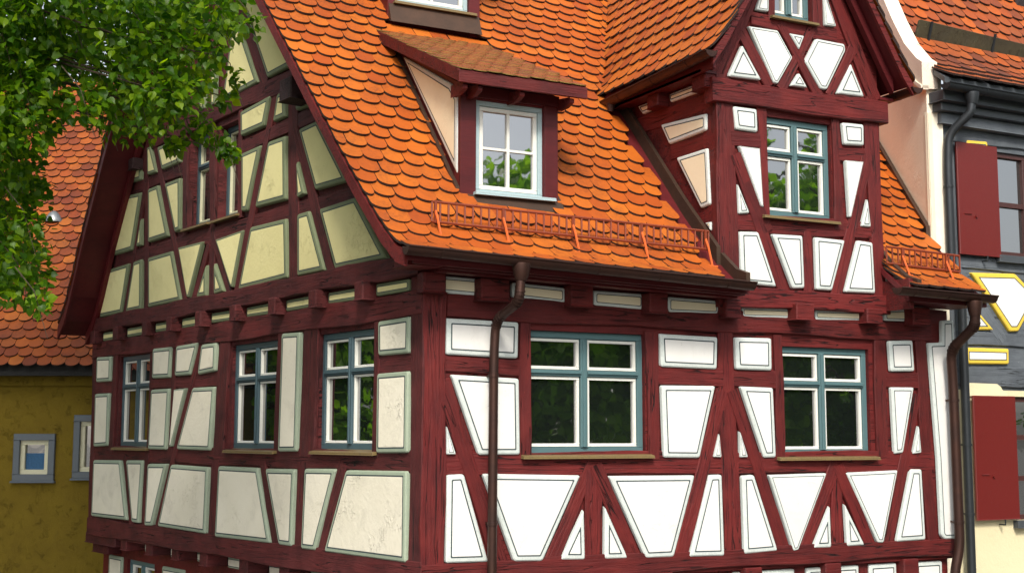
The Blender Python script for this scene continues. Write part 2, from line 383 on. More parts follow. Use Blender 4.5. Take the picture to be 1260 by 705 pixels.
def timber_mat(name, base, dark, light, rough=.62, bump=.5, crack=1.0):
    m, nt, p = new_mat(name); g = NT(nt)
    tc = g.n('TexCoord'); oi = g.n('ObjectInfo')
    rnd = g.math('MULTIPLY', oi.outputs['Random'], 37.0)
    cmb = g.n('CombineXYZ')
    for i in range(3): g.l(rnd, cmb.inputs[i])
    v = g.mapping(tc.outputs['Object'], (1.3, 16, 16), cmb.outputs[0])
    grain = g.noise(v, 2.2, 7, .65, .3)
    v2 = g.mapping(tc.outputs['Object'], (.55, 11, 11), cmb.outputs[0])
    cr = g.noise(v2, 1.3, 3, .5, .6)
    crack_m = g.ramp(cr, [(.488, 0.0), (.497, 1.0), (.503, 1.0), (.512, 0.0)])
    v3 = g.mapping(tc.outputs['Object'], (2.2, 2.2, 2.2), cmb.outputs[0])
    blotch = g.noise(v3, 1.6, 5, .6)
    worn = g.ramp(blotch, [(.3, 0.0), (.7, 1.0)])
    low = g.ramp(g.noise(g.mapping(tc.outputs['Object'], (.9, 3.5, 3.5), cmb.outputs[0]), 1.4, 6, .7, .4), [(.34, 0.0), (.68, 1.0)])
    c = g.mix(low, dark, base)
    c = g.mix(g.math('MULTIPLY', g.ramp(grain, [(.40, 1.0), (.56, 0.0)]), .42), c, dark)
    c = g.mix(g.math('MULTIPLY', worn, .5), c, light)
    gate = g.ramp(g.noise(v3, .7, 2), [(.42, 0.0), (.53, crack)])
    cm = g.math('MULTIPLY', crack_m, gate)
    c = g.mix(cm, c, tuple(x * .12 for x in dark))
    spk = g.ramp(g.noise(g.mapping(tc.outputs['Object'], (9, 22, 22), cmb.outputs[0]), 5, 2), [(.72, 0.0), (.78, .5)])
    c = g.mix(spk, c, tuple(min(1, x * 2.2 + .03) for x in light))
    tint = g.math('ADD', g.math('MULTIPLY', oi.outputs['Random'], .35), .82)
    c = g.mix(1.0, c, tint, 'MULTIPLY')
    g.l(c, p.inputs['Base Color'])
    p.inputs['Roughness'].default_value = rough
    p.inputs['Specular IOR Level'].default_value = .35
    h = g.math('SUBTRACT', grain, g.math('MULTIPLY', cm, 1.6))
    h = g.math('ADD', h, g.math('MULTIPLY', blotch, .5))
    g.bump(h, p, bump, .012)
    return m

def plaster_mat(name, base, var, stain, rough=.85, bump=.35, scale=1.0, marks=.3, stain_amt=.35):
    m, nt, p = new_mat(name); g = NT(nt)
    geo = g.n('NewGeometry'); pos = geo.outputs['Position']
    big = g.noise(pos, 1.1 * scale, 5, .6, .4)
    fine = g.noise(pos, 26 * scale, 4, .6)
    mid = g.noise(pos, 6.5 * scale, 4, .55, 1.8)
    c = g.mix(g.ramp(big, [(.3, 0.0), (.75, 1.0)]), base, var)
    c = g.mix(g.math('MULTIPLY', g.ramp(g.noise(pos, 2.7 * scale, 6, .7, .8), [(.52, 0.0), (.78, 1.0)]), stain_amt), c, stain)
    spk = g.ramp(g.noise(pos, 58, 1), [(.76, 0.0), (.8, .7)])
    c = g.mix(spk, c, tuple(x * .45 for x in base))
    oi = g.n('ObjectInfo')
    c = g.mix(1.0, c, g.math('ADD', g.math('MULTIPLY', oi.outputs['Random'], .10), .92), 'MULTIPLY')
    g.l(c, p.inputs['Base Color'])
    p.inputs['Roughness'].default_value = rough
    p.inputs['Specular IOR Level'].default_value = .2
    trow = g.ramp(mid, [(.47, 0.0), (.505, 1.0), (.512, .1), (.56, 0.0)])
    trow = g.math('MULTIPLY', trow, g.ramp(g.noise(pos, 2.1 * scale, 2), [(.54, 0.0), (.66, 1.0)]))
    trow = g.math('MULTIPLY', trow, 2.2)
    h = g.math('ADD', g.math('MULTIPLY', fine, .35), g.math('MULTIPLY', trow, marks))
    h = g.math('ADD', h, g.math('MULTIPLY', big, 1.2))
    g.bump(h, p, bump, .022)
    return m

def paint_mat(name, base, rough=.45, var=.12, bump=.12, scale=9, dirt=(.1, .09, .08), dirt_amt=.15):
    m, nt, p = new_mat(name); g = NT(nt)
    geo = g.n('NewGeometry'); pos = geo.outputs['Position']
    n1 = g.noise(pos, scale, 5, .6); n2 = g.noise(pos, scale * 5, 3, .6)
    c = g.mix(n1, tuple(x * (1 - var) for x in base), tuple(min(1, x * (1 + var)) for x in base))
    c = g.mix(g.math('MULTIPLY', g.ramp(n2, [(.5, 0.0), (.75, 1.0)]), dirt_amt), c, dirt)
    g.l(c, p.inputs['Base Color'])
    p.inputs['Roughness'].default_value = rough
    g.bump(n2, p, bump, .004)
    return m

def tile_mat(name, cols, dirt, dirt_amt, rough=.6):
    m, nt, p = new_mat(name); g = NT(nt)
    geo = g.n('NewGeometry'); oi = g.n('ObjectInfo'); pos = geo.outputs['Position']
    r = g.math('FRACT', g.math('ADD', oi.outputs['Random'], geo.outputs['Random Per Island']))
    n = len(cols)
    c = g.ramp(r, [(i / max(1, n - 1), cols[i]) for i in range(n)])
    c = g.mix(g.math('MULTIPLY', g.noise(pos, 9, 5, .65), .5), c, tuple(x * .62 for x in cols[0]))
    patch = g.ramp(g.noise(pos, 1.3, 6, .72, .6), [(.42, 0.0), (.70, 1.0)])
    fine = g.ramp(g.noise(pos, 34, 4, .7), [(.35, 0.0), (.75, 1.0)])
    c = g.mix(g.math('MULTIPLY', g.math('MULTIPLY', patch, fine), dirt_amt), c, dirt)
    g.l(c, p.inputs['Base Color'])
    p.inputs['Roughness'].default_value = rough
    p.inputs['Specular IOR Level'].default_value = .3
    g.bump(g.noise(pos, 60, 4, .7), p, .25, .004)
    return m

def metal_mat(name, base, base2, metallic, rough, scale=5):
    m, nt, p = new_mat(name); g = NT(nt)
    pos = g.n('NewGeometry').outputs['Position']
    n1 = g.noise(pos, scale, 6, .65, .5)
    c = g.mix(g.ramp(n1, [(.3, 0.0), (.7, 1.0)]), base, base2)
    g.l(c, p.inputs['Base Color'])
    p.inputs['Metallic'].default_value = metallic
    g.l(g.math('ADD', g.math('MULTIPLY', n1, .25), rough - .1), p.inputs['Roughness'])
    g.bump(n1, p, .06, .01)
    return m

M = {}
M['timber'] = timber_mat('red_timber', (.128, .0085, .0085), (.056, .0046, .0055), (.170, .019, .015), .62, .9)
M['timber_shade'] = timber_mat('shaded_red_timber', (.110, .013, .013), (.030, .005, .006), (.150, .030, .030), .7, 1.0, 1.0)  # left-wall copy of the red timber, rougher; that side's shade darkens its colour
M['timber_smooth'] = timber_mat('red_boards', (.100, .009, .011), (.065, .006, .008), (.125, .014, .015), .5, .2, .25)
M['plaster_white'] = plaster_mat('white_plaster', (.80, .79, .76), (.75, .74, .70), (.52, .50, .45), bump=.35, marks=.25, stain_amt=.30)
M['plaster_cream'] = plaster_mat('cream_plaster', (.84, .77, .40), (.76, .69, .34), (.58, .52, .26), bump=.6, marks=.42)
M['plaster_pale'] = plaster_mat('pale_plaster', (.86, .81, .67), (.78, .73, .58), (.52, .49, .40), bump=.6, marks=.42, stain_amt=.5)
M['plaster_beige'] = plaster_mat('beige_plaster', (.85, .77, .55), (.79, .70, .49), (.6, .52, .36), bump=.3, marks=.3)
M['border_white'] = paint_mat('pale_grey_border', (.60, .65, .62), .7, .14, .3, 14, (.3, .34, .33), .4)
M['border_shade'] = paint_mat('shaded_grey_green_border', (.165, .195, .105), .7, .14, .3, 12, (.2, .25, .2), .35)  # same paint as the front border, with the left wall's shade in its colour
M['border_shade_pale'] = paint_mat('shaded_pale_green_border', (.32, .38, .28), .7, .14, .3, 12, (.2, .27, .25), .35)  # lower left wall: front border paint, its shade mixed into the colour
M['cream_paint'] = paint_mat('cream_sash_paint', (.62, .60, .42), .45, .08, .05)
M['dark_teal'] = paint_mat('grey_teal_paint', (.060, .105, .125), .38, .10, .06)
M['line'] = paint_mat('dark_line_paint', (.035, .055, .06), .7, .2, .1)
M['teal'] = paint_mat('teal_paint', (.085, .160, .172), .38, .10, .06)
M['pale_teal'] = paint_mat('pale_blue_paint', (.36, .47, .49), .4, .08, .06)
M['white_paint'] = paint_mat('white_paint', (.74, .74, .68), .4, .05, .05, dirt_amt=.08)
M['copper'] = metal_mat('brown_copper', (.075, .034, .024), (.045, .024, .020), .7, .45)
M['copper_sheet'] = metal_mat('copper_sheet', (.105, .060, .040), (.065, .042, .030), .6, .5)
M['zinc_dark'] = metal_mat('dark_grey_metal', (.040, .046, .052), (.028, .032, .036), .5, .45)
M['zinc'] = metal_mat('zinc', (.35, .37, .37), (.25, .27, .27), .8, .4)
M['tile'] = tile_mat('orange_clay_tile', [(.43, .084, .009), (.53, .128, .011), (.59, .160, .014), (.48, .102, .010), (.56, .145, .012), (.38, .068, .009), (.52, .120, .011)], (.12, .034, .014), 1.15)
M['tile_edge'] = paint_mat('dark_tile_edge', (.022, .009, .006), .9, .3, .1)  # near-black faces for the sides and tails of the tiles
M['tile_old'] = tile_mat('weathered_clay_tile', [(.46, .090, .014), (.17, .048, .022), (.54, .125, .018), (.10, .040, .026), (.48, .105, .016), (.28, .060, .018), (.13, .040, .022)], (.070, .030, .022), .95)
M['tile_left'] = tile_mat('mottled_clay_tile', [(.26, .050, .011), (.38, .095, .013), (.14, .030, .013), (.34, .078, .012), (.42, .125, .017), (.18, .036, .013)], (.045, .016, .012), 1.3)
M['tile_moss'] = tile_mat('mossy_clay_tile', [(.26, .050, .014), (.34, .080, .020), (.18, .040, .016)], (.08, .03, .015), .6)
M['guard'] = paint_mat('rust_red_steel', (.20, .034, .010), .5, .15, .05)
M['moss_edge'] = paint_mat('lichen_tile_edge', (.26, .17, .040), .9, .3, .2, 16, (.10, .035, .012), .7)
M['guard_orange'] = paint_mat('orange_steel', (.62, .12, .02), .5, .12, .05)
M['slate_timber'] = timber_mat('blue_grey_timber', (.120, .138, .160), (.065, .075, .088), (.175, .195, .215), .7, .6)
M['slate_dark'] = paint_mat('charcoal_cornice', (.055, .063, .072), .5, .2, .1)
M['shutter'] = paint_mat('red_shutter_paint', (.135, .010, .008), .4, .08, .08)
M['pink_plaster'] = plaster_mat('pink_cream_plaster', (.88, .81, .66), (.82, .74, .58), (.68, .58, .45), bump=.4, marks=.25)
M['cream_wall'] = plaster_mat('cream_wall_plaster', (.80, .72, .48), (.74, .66, .42), (.55, .48, .32), bump=.4, marks=.3)
M['yellow_wall'] = plaster_mat('yellow_plaster', (.200, .138, .013), (.165, .110, .011), (.10, .065, .012), bump=1.0, scale=2.6, marks=.2, stain_amt=.45)
M['yellow_paint'] = paint_mat('yellow_paint', (.78, .55, .06), .6, .1, .05)
M['grey_blue'] = paint_mat('grey_blue_paint', (.10, .12, .14), .5, .12, .08)
M['moss_wood'] = plaster_mat('mossy_plank', (.050, .044, .030), (.080, .072, .040), (.025, .022, .018), bump=.9, scale=3)
M['curtain'] = paint_mat('blue_curtain', (.04, .12, .24), .9, .3, .3, 30)
M['dark_room'] = paint_mat('interior_and_eave_dark', (.012, .012, .012), .9)
M['bark'] = plaster_mat('tree_bark', (.10, .075, .05), (.06, .045, .03), (.03, .025, .02), bump=1.0, scale=4)

def glass_mat():
    m, nt, p = new_mat('window_glass'); g = NT(nt)
    p.inputs['Base Color'].default_value = (.010, .013, .012, 1)
    p.inputs['Roughness'].default_value = .02
    p.inputs['IOR'].default_value = 4.4
    pos = g.n('NewGeometry').outputs['Position']
    g.bump(g.noise(pos, 3.5, 2, .5), p, .05, .02)
    return m
M['glass'] = glass_mat()

def leaf_mat(name, cols, trans):
    m, nt, p = new_mat(name); g = NT(nt)
    geo = g.n('NewGeometry'); oi = g.n('ObjectInfo')
    r = g.math('FRACT', g.math('ADD', oi.outputs['Random'], geo.outputs['Random Per Island']))
    c = g.ramp(r, [(i / (len(cols) - 1), c) for i, c in enumerate(cols)])
    g.l(c, p.inputs['Base Color'])
    p.inputs['Roughness'].default_value = .42
    p.inputs['Specular IOR Level'].default_value = .35
    tr = g.n('BsdfTranslucent')
    ct = g.mix(1.0, c, (1.9, 1.9, .5), 'MULTIPLY')
    g.l(ct, tr.inputs['Color'])
    mx = g.n('MixShader'); mx.inputs[0].default_value = trans
    out = [n for n in nt.nodes if n.type == 'OUTPUT_MATERIAL'][0]
    g.l(p.outputs[0], mx.inputs[1]); g.l(tr.outputs[0], mx.inputs[2]); g.l(mx.outputs[0], out.inputs['Surface'])
    return m
M['leaf'] = leaf_mat('leaf_green', [(.024, .078, .003), (.050, .130, .004), (.100, .205, .005), (.028, .092, .003), (.210, .330, .008), (.060, .145, .004)], .6)
M['leaf_far'] = leaf_mat('far_leaf_green', [(.075, .185, .010), (.150, .290, .015), (.095, .225, .012)], .6)

def ground_mat():
    m, nt, p = new_mat('cobbled_ground'); g = NT(nt)
    pos = g.n('NewGeometry').outputs['Position']
    vo = g.n('TexVoronoi', feature='DISTANCE_TO_EDGE'); vo.inputs['Scale'].default_value = 8
    g.l(pos, vo.inputs['Vector'])
    j = g.ramp(vo.outputs['Distance'], [(.02, 0.0), (.09, 1.0)])
    c = g.mix(g.noise(pos, 3, 5), (.10, .095, .085), (.19, .18, .165))
    c = g.mix(j, (.045, .04, .035), c)
    g.l(c, p.inputs['Base Color']); p.inputs['Roughness'].default_value = .8
    g.bump(j, p, .6, .02)
    return m
M['ground'] = ground_mat()

# ------------------------------------------------------------------ mesh helpers
UPZ = Vector((0, 0, 1))

def link(o, parent=None):
    COL.objects.link(o)
    if parent is not None:
        o.parent = parent
        if parent.type == 'EMPTY': o.matrix_parent_inverse = Matrix.Translation(-parent.location)
    return o

def empty(name, loc, label, cat, group=None):
    o = bpy.data.objects.new(name, None)
    o.location = loc
    COL.objects.link(o)
    o['label'] = label; o['category'] = cat
    if group: o['group'] = group
    return o

class MB:
    """collects faces, then links them as one mesh object"""
    def __init__(s): s.v = []; s.f = []; s.mi = []
    def add(s, vs, fs, mi=0):
        b = len(s.v); s.v += [tuple(x) for x in vs]
        for f in fs:
            s.f.append([b + i for i in f]); s.mi.append(mi)
        return s
    def hexa(s, c, mi=0):
        """c: 8 corners, bottom ring then top ring"""
        return s.add(c, [(0, 1, 2, 3), (4, 5, 6, 7), (0, 1, 5, 4), (1, 2, 6, 5), (2, 3, 7, 6), (3, 0, 4, 7)], mi)
    def wbox(s, x0, x1, y0, y1, z0, z1, mi=0):
        return s.hexa([(x0, y0, z0), (x1, y0, z0), (x1, y1, z0), (x0, y1, z0), (x0, y0, z1), (x1, y0, z1), (x1, y1, z1), (x0, y1, z1)], mi)
    def prism(s, ring0, ring1, mi=0, caps=True):
        n = len(ring0)
        fs = [(i, (i + 1) % n, n + (i + 1) % n, n + i) for i in range(n)]
        if caps: fs += [tuple(range(n)), tuple(range(n, 2 * n))]
        return s.add(list(ring0) + list(ring1), fs, mi)
    def tube(s, path, rad, seg=10, mi=0, caps=True):
        path = [Vector(p) for p in path]; rings = []
        rads = rad if isinstance(rad, (list, tuple)) else [rad] * len(path)
        prev = None
        for i, p in enumerate(path):
            t = (path[min(i + 1, len(path) - 1)] - path[max(i - 1, 0)]).normalized()
            if prev is None:
                a = Vector((1, 0, 0)) if abs(t.x) < .9 else Vector((0, 1, 0))
                a = (a - t * a.dot(t)).normalized()
            else:
                a = (prev - t * prev.dot(t)).normalized()
            prev = a; b = t.cross(a)
            rings.append([p + (a * math.cos(2 * math.pi * k / seg) + b * math.sin(2 * math.pi * k / seg)) * rads[i] for k in range(seg)])
        vs = [q for r_ in rings for q in r_]; fs = []
        for i in range(len(rings) - 1):
            for k in range(seg):
                fs.append((i * seg + k, i * seg + (k + 1) % seg, (i + 1) * seg + (k + 1) % seg, (i + 1) * seg + k))
        if caps: fs += [tuple(range(seg)), tuple(range((len(rings) - 1) * seg, len(rings) * seg))]
        return s.add(vs, fs, mi)
    def build(s, name, mats, parent=None, smooth=False, bevel=0, matrix=None, kind=None):
        me = bpy.data.meshes.new(name)
        me.from_pydata(s.v, [], s.f)
        if not isinstance(mats, (list, tuple)): mats = [mats]
        for m_ in mats: me.materials.append(M[m_] if isinstance(m_, str) else m_)
        me.polygons.foreach_set('material_index', s.mi)
        bm = bmesh.new(); bm.from_mesh(me)
        if bevel:
            bmesh.ops.bevel(bm, geom=[e for e in bm.edges if len(e.link_faces) == 2 and e.calc_face_angle(0) > .5], offset=bevel, segments=1, affect='EDGES', profile=.5)
        bmesh.ops.recalc_face_normals(bm, faces=bm.faces)
        bm.to_mesh(me); bm.free()
        if smooth:
            me.polygons.foreach_set('use_smooth', [True] * len(me.polygons))
            try: me.set_sharp_from_angle(angle=R(40))
            except Exception: pass
        o = bpy.data.objects.new(name, me)
        if matrix is not None: o.matrix_basis = matrix
        link(o, parent)
        if kind: o['kind'] = kind
        return o

class Frame:
    """a wall: u runs along it, z is height, o is the distance out of its face"""
    def __init__(s, origin, U, N): s.O, s.U, s.N = Vector(origin), Vector(U).normalized(), Vector(N).normalized()
    def p(s, u, z, o=0.0): return s.O + s.U * u + UPZ * z + s.N * o
    def box(s, mb, u0, u1, z0, z1, o0, o1, mi=0):
        return mb.hexa([s.p(u0, z0, o0), s.p(u1, z0, o0), s.p(u1, z0, o1), s.p(u0, z0, o1), s.p(u0, z1, o0), s.p(u1, z1, o0), s.p(u1, z1, o1), s.p(u0, z1, o1)], mi)

def timber(fr, name, a, b, width, parent, depth=.09, proud=0.0, mat='timber', wob=.011, cham=.008):
    """a hewn beam lying in the wall from a to b (wall coordinates of its centre line)"""
    A, B = fr.p(a[0], a[1]), fr.p(b[0], b[1])
    X = B - A; L = X.length; X.normalize(); Z = fr.N; Y = Z.cross(X).normalized()
    n = max(2, int(L / .22)); w = width / 2; mb = MB(); rings = []
    ph = [random.uniform(0, 6.3) for _ in range(4)]
    for i in range(n + 1):
        x = L * i / n
        d1 = wob * math.sin(3.1 * x + ph[0]) + random.uniform(-.4, .4) * wob
        d2 = wob * math.sin(2.3 * x + ph[1]) + random.uniform(-.4, .4) * wob
        t = proud + .3 * wob * math.sin(2.7 * x + ph[2]) + random.uniform(-.2, .2) * wob
        lo, hi = -w + d1, w + d2; c = cham
        rings.append([(x, lo, -depth), (x, lo, t - c), (x, lo + c, t), (x, hi - c, t), (x, hi, t - c), (x, hi, -depth)])
    k = 6; vs = [q for r_ in rings for q in r_]; fs = []
    for i in range(n):
        for j in range(k): fs.append((i * k + j, i * k + (j + 1) % k, (i + 1) * k + (j + 1) % k, (i + 1) * k + j))
    fs += [tuple(range(k)), tuple(range(n * k, n * k + k))]
    mb.add(vs, fs)
    m4 = Matrix((X, Y, Z)).transposed().to_4x4(); m4.translation = A
    return mb.build(name, mat, parent, matrix=m4)

def poly_area(p): return sum(p[i][0] * p[(i + 1) % len(p)][1] - p[(i + 1) % len(p)][0] * p[i][1] for i in range(len(p))) / 2
def inset(poly, d):
    n = len(poly); out = []
    for i in range(n):
        a, b, c = (Vector(poly[i - 1]), Vector(poly[i]), Vector(poly[(i + 1) % n]))
        e1 = (b - a).normalized(); e2 = (c - b).normalized()
        n1 = Vector((-e1.y, e1.x)); n2 = Vector((-e2.y, e2.x))
        k = n1 + n2; q = 1 + n1.dot(n2)
        out.append(b + k * (d / max(q, .12)))
    return out
def rounded(poly, r, seg=3):
    n = len(poly); out = []
    for i in range(n):
        a, b, c = Vector(poly[i - 1]), Vector(poly[i]), Vector(poly[(i + 1) % n])
        l1, l2 = (a - b).length, (c - b).length
        rr = min(r, l1 * .42, l2 * .42)
        p1 = b + (a - b) / max(l1, 1e-6) * rr; p2 = b + (c - b) / max(l2, 1e-6) * rr
        for k in range(seg + 1):
            t = k / seg
            out.append(p1 * (1 - t) ** 2 + b * (2 * t * (1 - t)) + p2 * t * t)
    return out
def inradius(poly):
    """largest inset that keeps every edge running the same way"""
    lo, hi = 0.0, .6
    for _ in range(16):
        m_ = (lo + hi) / 2; q = inset(poly, m_); ok = True
        for i in range(len(poly)):
            e = Vector(poly[(i + 1) % len(poly)]) - Vector(poly[i]); f = q[(i + 1) % len(poly)] - q[i]
            if e.dot(f) <= 0: ok = False
        if ok: lo = m_
        else: hi = m_
    return lo

def panel(fr, poly, parent, mats, border=.045, line=.013, proud=.022, name='infill_panel', flat=False):
    """plaster infill standing a little proud of the frame, with its painted border and line"""
    poly = [tuple(p) for p in poly]
    if poly_area(poly) < 0: poly = poly[::-1]
    poly = [(u + random.uniform(-.004, .004), z + random.uniform(-.004, .004)) for u, z in poly]
    ir = inradius(poly); k = min(1.0, ir / (border * 2.1))
    ds = [(0, -.02), (.004 * k, proud * .55), (.016 * k, proud), (border * k, proud + .003), ((border + line) * k, proud + .003), ((border + line + .012) * k, proud + .004)]
    mi = [1, 1, 1, 2, 0]
    mb = MB(); rings = []
    for d, o in ds:
        q = rounded(inset(poly, d), max(.022 * k + .004 - d * .3, .004))
        rings.append([fr.p(a.x, a.y, o) for a in q])
    n = len(rings[0]); vs = [q for r_ in rings for q in r_]
    b = 0
    mb.v = [tuple(q) for q in vs]
    for i in range(len(rings) - 1):
        for j in range(n):
            mb.f.append([i * n + j, i * n + (j + 1) % n, (i + 1) * n + (j + 1) % n, (i + 1) * n + j]); mb.mi.append(mi[i])
    mb.f.append([(len(rings) - 1) * n + j for j in range(n)]); mb.mi.append(0)
    return mb.build(name, mats, parent)

def backing(fr, name, parent, u0, u1, zlo, zhi, openings, o0, o1, mat, breaks=()):
    """the wall's core, cut round its window openings; zlo, zhi are functions of u"""
    us = sorted({u0, u1, *breaks, *[a for w in openings for a in w[:2]]})
    us = [u for u in us if u0 <= u <= u1]; mb = MB()
    for a, b in zip(us[:-1], us[1:]):
        if b - a < 1e-4: continue
        m_ = (a + b) / 2; cuts = sorted((w[2], w[3]) for w in openings if w[0] < m_ < w[1])
        lo = (zlo(a), zlo(b)); segs = []
        for c0, c1 in cuts: segs.append((lo, (c0, c0))); lo = (c1, c1)
        segs.append((lo, (zhi(a), zhi(b))))
        for (la, lb), (ha, hb) in segs:
            if ha - la < 1e-3 and hb - lb < 1e-3: continue
            mb.hexa([fr.p(a, la, o0), fr.p(b, lb, o0), fr.p(b, lb, o1), fr.p(a, la, o1), fr.p(a, ha, o0), fr.p(b, hb, o0), fr.p(b, hb, o1), fr.p(a, ha, o1)])
    return mb.build(name, mat, parent)

def ring(fr, mb, u0, u1, z0, z1, w, o0, o1, mi=0):
    fr.box(mb, u0, u1, z0, z0 + w, o0, o1, mi); fr.box(mb, u0, u1, z1 - w, z1, o0, o1, mi)
    fr.box(mb, u0, u0 + w, z0 + w, z1 - w, o0, o1, mi); fr.box(mb, u1 - w, u1, z0 + w, z1 - w, o0, o1, mi)

def casement(fr, parent, rect, face=-.08, transom=.34, label=None, fw=.062, mull=.075, paint='teal', sash_paint='white_paint', sill=True, sill_out=.06, sill_ext=.05, lights=2, sash_w=.028, near=0.0):
    """two-light window with transom: teal frame, four white sashes, panes, sill"""
    u0, u1, z0, z1 = min(rect[:2]) - near, max(rect[:2]), rect[2], rect[3]
    mb = MB(); ring(fr, mb, u0 + .001, u1 - .001, z0 + .001, z1 - .001, fw, face - .07, face)
    ring(fr, mb, u0 + fw * .55, u1 - fw * .55, z0 + fw * .55, z1 - fw * .55, fw * .62, face - .085, face - .018)
    w = mb.build('window', paint, parent, bevel=.004)
    um = (u0 + u1) / 2; zt = z1 - (z1 - z0) * transom
    if lights == 1: mull = 0.0
    mb = MB(); fr.box(mb, um - mull / 2, um + mull / 2, z0 + fw + .001, z1 - fw - .001, face - .07, face + .012)
    fr.box(mb, um - mull * .22, um + mull * .22, z0 + fw + .004, z1 - fw - .004, face + .012, face + .026)
    if lights == 2: mb.build('mullion', paint, w, bevel=.004)
    mb = MB(); h = .058
    for a, b in ((u0 + fw + .001, um - mull / 2 - .001), (um + mull / 2 + .001, u1 - fw - .001)) if lights == 2 else ((u0 + fw + .001, u1 - fw - .001),):
        fr.box(mb, a, b, zt - h / 2, zt + h / 2, face - .07, face + .006)
        fr.box(mb, a, b, zt - h * .1, zt + h * .42, face + .006, face + .024)
    mb.build('transom', paint, w, bevel=.004)
    for a, b in ((u0 + fw * 1.14, um - mull / 2 - .006), (um + mull / 2 + .006, u1 - fw * 1.14)) if lights == 2 else ((u0 + fw * 1.14, u1 - fw * 1.14),):
        for c, d in ((z0 + fw * 1.14, zt - h / 2 - .006), (zt + h / 2 + .006, z1 - fw * 1.14)):
            mb = MB(); ring(fr, mb, a, b, c, d, sash_w, face - .065, face - .012)
            s_ = mb.build('sash', sash_paint, w, bevel=.004)
            mb = MB(); fr.box(mb, a + .02, b - .02, c + .02, d - .02, face - .05, face - .042)
            mb.build('pane', 'glass', w)
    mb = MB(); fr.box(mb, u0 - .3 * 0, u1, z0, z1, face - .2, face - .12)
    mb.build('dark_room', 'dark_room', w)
    if sill:
        mb = MB()
        mb.hexa([fr.p(u0 - sill_ext, z0 - .03, face - .02), fr.p(u1 + sill_ext, z0 - .03, face - .02), fr.p(u1 + sill_ext, z0 - .045, sill_out), fr.p(u0 - sill_ext, z0 - .045, sill_out),
                 fr.p(u0 - sill_ext, z0 + .012, face - .02), fr.p(u1 + sill_ext, z0 + .012, face - .02), fr.p(u1 + sill_ext, z0 - .018, sill_out), fr.p(u0 - sill_ext, z0 - .018, sill_out)])
        mb.build('sill', 'sill_wood', w, bevel=.005)
    return w
M['sill_wood'] = paint_mat('ochre_sill_sheet', (.18, .125, .050), .45, .2, .08, dirt=(.05, .05, .045), dirt_amt=.5)

# ------------------------------------------------------------------ roof tiles
TILE_W, TILE_L, TILE_T, EXPO = .214, .385, .022, .196
def tile_outline(w=TILE_W, l=TILE_L, sag=.092):
    h = w / 2 - .0028; pts = [(-h, l), (-h, sag)]
    for k in range(1, 8):
        a = math.pi * k / 8
        pts.append((-h * math.cos(a), sag * (1 - math.sin(a))))
    pts += [(h, sag), (h, l)]
    return pts
def tile_geo(w=TILE_W, l=TILE_L, sag=.092):
    o = tile_outline(w, l, sag); n = len(o)
    v = [(x, y, TILE_T + .003 * (1 - (x / (w / 2)) ** 2)) for x, y in o] + [(x, y, 0) for x, y in o]
    f = [tuple(range(n - 1, -1, -1))]
    f += [(i, (i + 1) % n, n + (i + 1) % n, n + i) for i in range(n)]
    return v, f
TV, TF = tile_geo()
_tile_meshes = {}
def tile_mesh(mat):
    if mat not in _tile_meshes:
        me = bpy.data.meshes.new('roof_tile'); me.from_pydata(TV, [], TF)
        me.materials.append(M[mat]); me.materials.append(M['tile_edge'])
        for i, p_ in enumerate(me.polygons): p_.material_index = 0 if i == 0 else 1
        _tile_meshes[mat] = me
    return _tile_meshes[mat]

